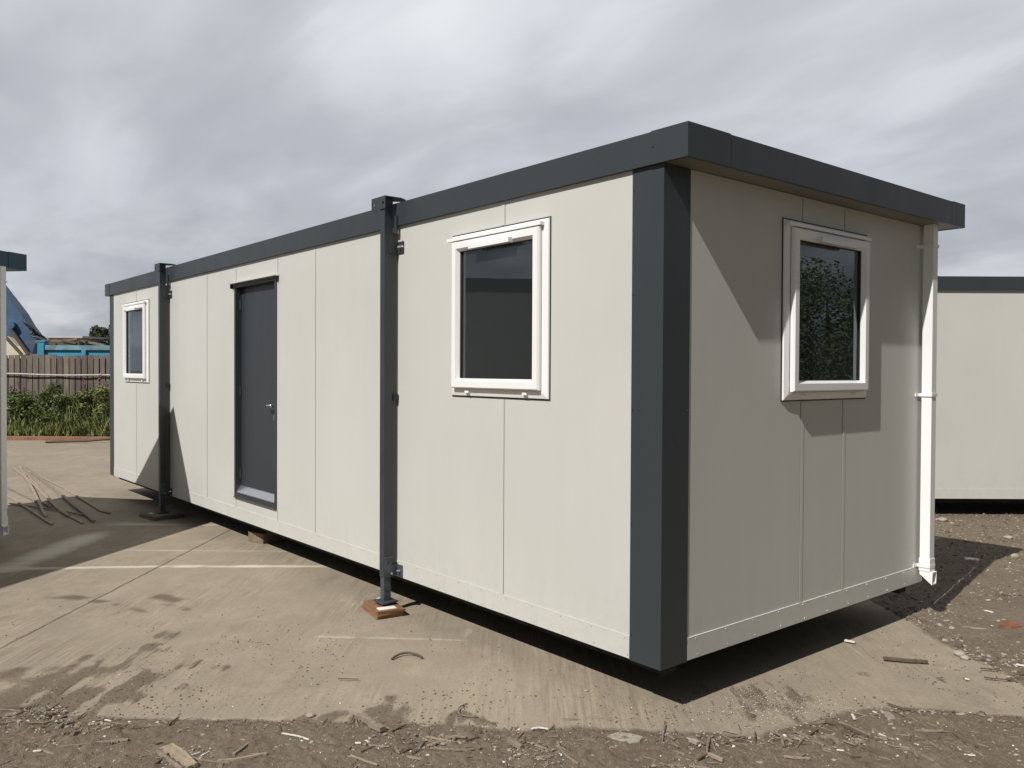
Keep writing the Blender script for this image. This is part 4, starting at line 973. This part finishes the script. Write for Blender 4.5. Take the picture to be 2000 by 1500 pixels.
# curved stem, wire loop, tile shard, rusty plate, stones
def curve_piece(name, pxs, rad, mat, label, cat, hump=.0):
    P3 = [G(*p) for p in pxs]; out = []
    for i in range(len(P3)-1):
        p0 = P3[max(0, i-1)]; p1 = P3[i]; p2 = P3[i+1]; p3 = P3[min(len(P3)-1, i+2)]
        for t in (0, .2, .4, .6, .8): out.append(.5*((2*p1)+(p2-p0)*t+(2*p0-5*p1+4*p2-p3)*t*t+(3*p1-p0-3*p2+p3)*t**3))
    out.append(P3[-1]); c = sum(out, Vector())/len(out); c.z = GZ
    bm = B(); tube(bm, [p-c+Vector((0, 0, rad+.003+hump*math.sin(math.pi*i/(len(out)-1)))) for i, p in enumerate(out)], rad, 6)
    o = link(name, bm, mat, smooth=True); o.location = c; tag(o, label, cat)
curve_piece('bent_stem', [(765,1290), (780,1283), (798,1281), (815,1284), (825,1288)], .007, 'wood_dark', 'dark arched stem lying on the concrete in front of the near leg', 'stem', .01)
curve_piece('wire_loop', [(912,1376), (898,1385), (896,1395), (905,1402), (935,1403)], .003, 'wire', 'thin hooked wire at the edge of the concrete, centre', 'wire', .008)
def slabbit(name, outline, t, mat, label, cat, z=.006):
    P3 = [G(*p) for p in outline]; c = sum(P3, Vector())/len(P3); c.z = GZ; bm = B()
    lo = [bm.verts.new(p-c+Vector((0, 0, z))) for p in P3]; hi = [bm.verts.new((p-c)*.96+Vector((0, 0, z+t))) for p in P3]; n = len(P3)
    for i in range(n): bm.faces.new((lo[i], lo[(i+1) % n], hi[(i+1) % n], hi[i]))
    bm.faces.new(lo[::-1]); bm.faces.new(hi); o = link(name, bm, mat, bevel=.001); o.location = c; tag(o, label, cat)
slabbit('tile_shard', [z4(897,292), z4(930,295), z4(985,325), z4(1002,350), z4(970,352), z4(955,368), z4(925,355)], .006, 'slate', 'flat pointed tile shard in the dirt at the lower right', 'tile shard')
slabbit('rusty_plate', [(1948,1228), (1965,1217), (1990,1222), (1994,1230), (1975,1231)], .02, 'rusty', 'rust red plate lying in the dirt near the right edge', 'rusty plate')
slabbit('cardboard_flake', [z3(670,515), z3(770,525), z3(720,550)], .004, 'wood_pale', 'thin triangular flake beside the mortar patch', 'flake')
slabbit('mortar_patch', [z3(740,480), z3(820,455), z3(920,462), z3(1030,490), z3(1000,525), z3(920,540), z3(860,520)], .008, plain('mortar', (.34, .31, .25), .95, 0, .3, 60, bump=1., bsc=120), 'pale crumbled patch of mortar in the dirt, lower middle', 'mortar', .002)
ico = B(); bmesh.ops.create_icosphere(ico, subdivisions=2, radius=1); icov = [v.co.copy() for v in ico.verts]; icof = [[v.index for v in f.verts] for f in ico.faces]; ico.free()
def stone(px, py, r, label, mat='stone', fl=.55):
    p = G(px, py); rg = random.Random(int(px+py)); bm = B(); k = [Vector((rg.gauss(0, 1), rg.gauss(0, 1), rg.gauss(0, 1))) for _ in range(3)]
    vs = [bm.verts.new(Vector((v.x*1.15, v.y, v.z*fl))*r*(1+.16*sum(math.sin(v.dot(q)*2.2) for q in k)/2)) for v in icov]
    for f in icof: bm.faces.new([vs[i] for i in f])
    o = link('stone', bm, mat, smooth=True); o.location = (p.x, p.y, GZ+r*fl*.55); o.rotation_euler = (0, 0, rg.uniform(0, 6)); tag(o, label, 'stone', None)
for px, py, r, lab in ((1982, 1088, .04, 'smooth pale stone by the tip of the roof shadow at the right edge'), (1970, 1052, .04, 'rounded stone in sunlight beyond the roof shadow'), (1842, 1018, .05, 'grey stone in front of the cabin behind, near the downpipe'),
    (1832, 1055, .035, 'stone just right of the downpipe in the shadow'), (1873, 1280, .035, 'left of two knobbly stones at the edge of the concrete'), (1885, 1287, .03, 'right of two knobbly stones at the edge of the concrete'),
    (1744, 1432, .006, 'tiny round white pebble right of the litter heap'), (1407, 1434, .008, 'white pebble on the dirt just below the concrete edge'), (1472, 1400, .013, 'dark oval stone out on the concrete right of the cabin corner'), (1650, 1440, .010, 'small pale pebble in the litter heap'),
    (980, 1381, .007, 'tiny pale pebble on the concrete in the middle'), (606, 1400, .02, 'pale shell like stone on the dirt edge at the left'), (1145, 1350, .011, 'flat oval stone on the concrete left of the cabin shadow'),
    (802, 1469, .008, 'white pebble near the bottom edge in the middle')):
    stone(px, py, r, lab, 'paper' if 'white' in lab else ('wood_dark' if 'dark oval' in lab else 'stone'))

# ------------------------------------------------------------------ gravel and chips nobody could count
def scatter(name, n, fn, mat, label, cat, seed, kind='chip'):
    rng = random.Random(seed); V = []; Fc = []
    for _ in range(n):
        r = fn(rng)
        if r is None: continue
        p, s = r; a = rng.uniform(0, 6.28); ca, sa = math.cos(a), math.sin(a); b = len(V)
        lx, ly, lz = (s*rng.uniform(.7, 1.4), s*rng.uniform(.5, 1), s*rng.uniform(.3, .7)) if kind == 'chip' else (s*rng.uniform(1.5, 5), s*rng.uniform(.15, .35), s*.25)
        tl = rng.uniform(-.3, .3) if kind == 'chip' else rng.uniform(-.12, .12)
        for x, y, z in ((-1, -.6, 0), (.5, -1, 0), (1, .5, 0), (-.6, 1, 0), (-.5, -.4, 1), (.5, -.45, .85), (.55, .4, 1), (-.4, .5, .8)):
            x *= lx*rng.uniform(.8, 1.2); y *= ly*rng.uniform(.8, 1.2); z = z*lz+x*tl
            V.append((p[0]+x*ca-y*sa, p[1]+x*sa+y*ca, GZ+.002+p[2]+z))
        for f in ((4, 5, 6, 7), (0, 1, 5, 4), (1, 2, 6, 5), (2, 3, 7, 6), (3, 0, 4, 7)): Fc.append([b+i for i in f])
    me = bpy.data.meshes.new(name); me.from_pydata(V, [], Fc); me.materials.append(MAT[mat] if isinstance(mat, str) else mat)
    o = bpy.data.objects.new(name, me); C.objects.link(o); tag(o, label, cat, kind='stuff')
def dirt_at(x, y):
    return float(sdist(np.array([x]), np.array([y]), slab)[0])
def in_photo_strip(rng, y0=1380, y1=1530, x0=-60, x1=2060):
    if rng.random() < .3: x0, x1, y1 = -900, 2900, 1900
    return G(rng.uniform(x0, x1), rng.uniform(y0, y1))
def in_photo_strip_(rng, y0=1380, y1=1530, x0=-60, x1=2060): return G(rng.uniform(x0, x1), rng.uniform(y0, y1))
def near_dirt(size):
    def f(rng):
        p = in_photo_strip(rng, 1395, 1530)
        if dirt_at(p.x, p.y) < -.01 and rng.random() > .06: return None
        return (p.x, p.y, .004), size*rng.uniform(.4, 1.0)**1.5*(2.2 if rng.random() < .06 else 1)
    return f
def right_dirt(size):
    def f(rng):
        p = G(rng.uniform(1700, 2080 if rng.random() < .75 else 2900), 1000+rng.random()**1.2*400)
        if dirt_at(p.x, p.y) < .0: return None
        return (p.x, p.y, .004), size*rng.uniform(.4, 1.0)*(2 if rng.random() < .08 else 1)
    return f
def slab_grit(size):
    def f(rng):
        p = G(rng.uniform(-20, 2020), 1160+rng.random()**.55*260)
        d = dirt_at(p.x, p.y)
        if d > .0 or (-4.8 < p.x < -.1 and p.y > .1): return None
        if fbm(np.array([p.x]), np.array([p.y]), 2.2, 3, 71)[0]+rng.uniform(-.12, .12) < .5: return None
        return (p.x, p.y, .0), size*rng.uniform(.3, 1.0)**1.6
    return f
def right_patch(size):
    def f(rng):
        px, py = rng.gauss(1500, 85), rng.gauss(1378, 22)
        if py < 1345: return None
        p = G(px, py); return (p.x, p.y, .001), size*rng.uniform(.5, 1.1)
    return f
scatter('gravel', 4600, near_dirt(.0065), plain('earth_crumbs', (.15, .115, .08), .95, 0, .35, 60), 'fine crumbs of earth across the front of the yard', 'gravel', 1)
scatter('gravel', 1250, near_dirt(.0045), 'paper', 'tiny white chips scattered through the front dirt', 'gravel', 2)
scatter('gravel', 2100, near_dirt(.006), 'stone', 'small grey stones scattered through the front dirt', 'gravel', 3)
scatter('wood_litter', 1600, near_dirt(.0065), 'wood_grey', 'fine grey wood splinters scattered over the front dirt', 'wood litter', 4, 'splinter')
scatter('wood_litter', 850, near_dirt(.0065), 'wood_dark', 'fine dark twigs scattered over the front dirt', 'wood litter', 5, 'splinter')
scatter('wood_litter', 330, near_dirt(.010), 'wood_pale', 'pale wood chips scattered over the front dirt', 'wood litter', 9)
scatter('wood_litter', 560, near_dirt(.018), 'wood_grey', 'larger loose splinters scattered over the front dirt', 'wood litter', 14, 'splinter')
scatter('gravel', 500, near_dirt(.013), plain('earth_clod', (.17, .132, .098), .95, 0, .35, 60), 'clods of earth over the front dirt', 'gravel', 15)
scatter('gravel', 2900, right_dirt(.011), 'stone', 'grey gravel over the dirt at the right', 'gravel', 6)
scatter('gravel', 1500, right_dirt(.012), plain('earth_crumb_brown', (.2, .16, .12), .95, 0, .3, 60), 'brown crumbs over the dirt at the right', 'gravel', 16)
scatter('gravel', 420, right_dirt(.008), 'paper', 'white chips over the dirt at the right', 'gravel', 7)
scatter('gravel', 1500, right_dirt(.014), 'wood_dark', 'dark clods over the dirt at the right', 'gravel', 8)
scatter('gravel', 3800, slab_grit(.0065), 'wood_dark', 'dark grit lying on the concrete', 'gravel', 10)
scatter('gravel', 260, slab_grit(.0045), 'paper', 'tiny pale chips on the concrete', 'gravel', 11)
scatter('gravel', 1000, right_patch(.004), 'stone', 'fine crushed stone patch near the cabin corner', 'gravel', 12)
scatter('gravel', 250, right_patch(.0035), 'paper', 'white specks in the crushed patch near the cabin corner', 'gravel', 13)

def heap(size, spots):
    def f(rng):
        px, py, sx, sy = rng.choice(spots); p = G(rng.gauss(px, sx), max(1385, rng.gauss(py, sy)))
        return (p.x, p.y, rng.uniform(0, .012)), size*rng.uniform(.4, 1.2)
    return f
HP = [(1590, 1446, 55, 9), (1700, 1452, 30, 8), (40, 1412, 45, 14), (95, 1392, 30, 10), (175, 1422, 40, 8), (850, 1452, 45, 10), (640, 1455, 60, 12), (1400, 1452, 40, 12), (1800, 1465, 60, 14), (370, 1478, 50, 10), (1040, 1480, 30, 12)]
scatter('wood_litter', 230, heap(.017, HP), 'wood_grey', 'grey splinters gathered in loose drifts over the front dirt', 'wood litter', 21, 'splinter')
scatter('wood_litter', 150, heap(.017, HP), 'wood_dark', 'dark twigs gathered in loose drifts over the front dirt', 'wood litter', 22, 'splinter')
scatter('wood_litter', 120, heap(.013, HP), 'wood_grey', 'flat bark chips gathered in loose drifts over the front dirt', 'wood litter', 23)
scatter('gravel', 500, heap(.009, HP), 'stone', 'small stones gathered in loose drifts over the front dirt', 'gravel', 24)
scatter('gravel', 90, heap(.008, HP), 'paper', 'white scraps gathered in loose drifts over the front dirt', 'gravel', 25)
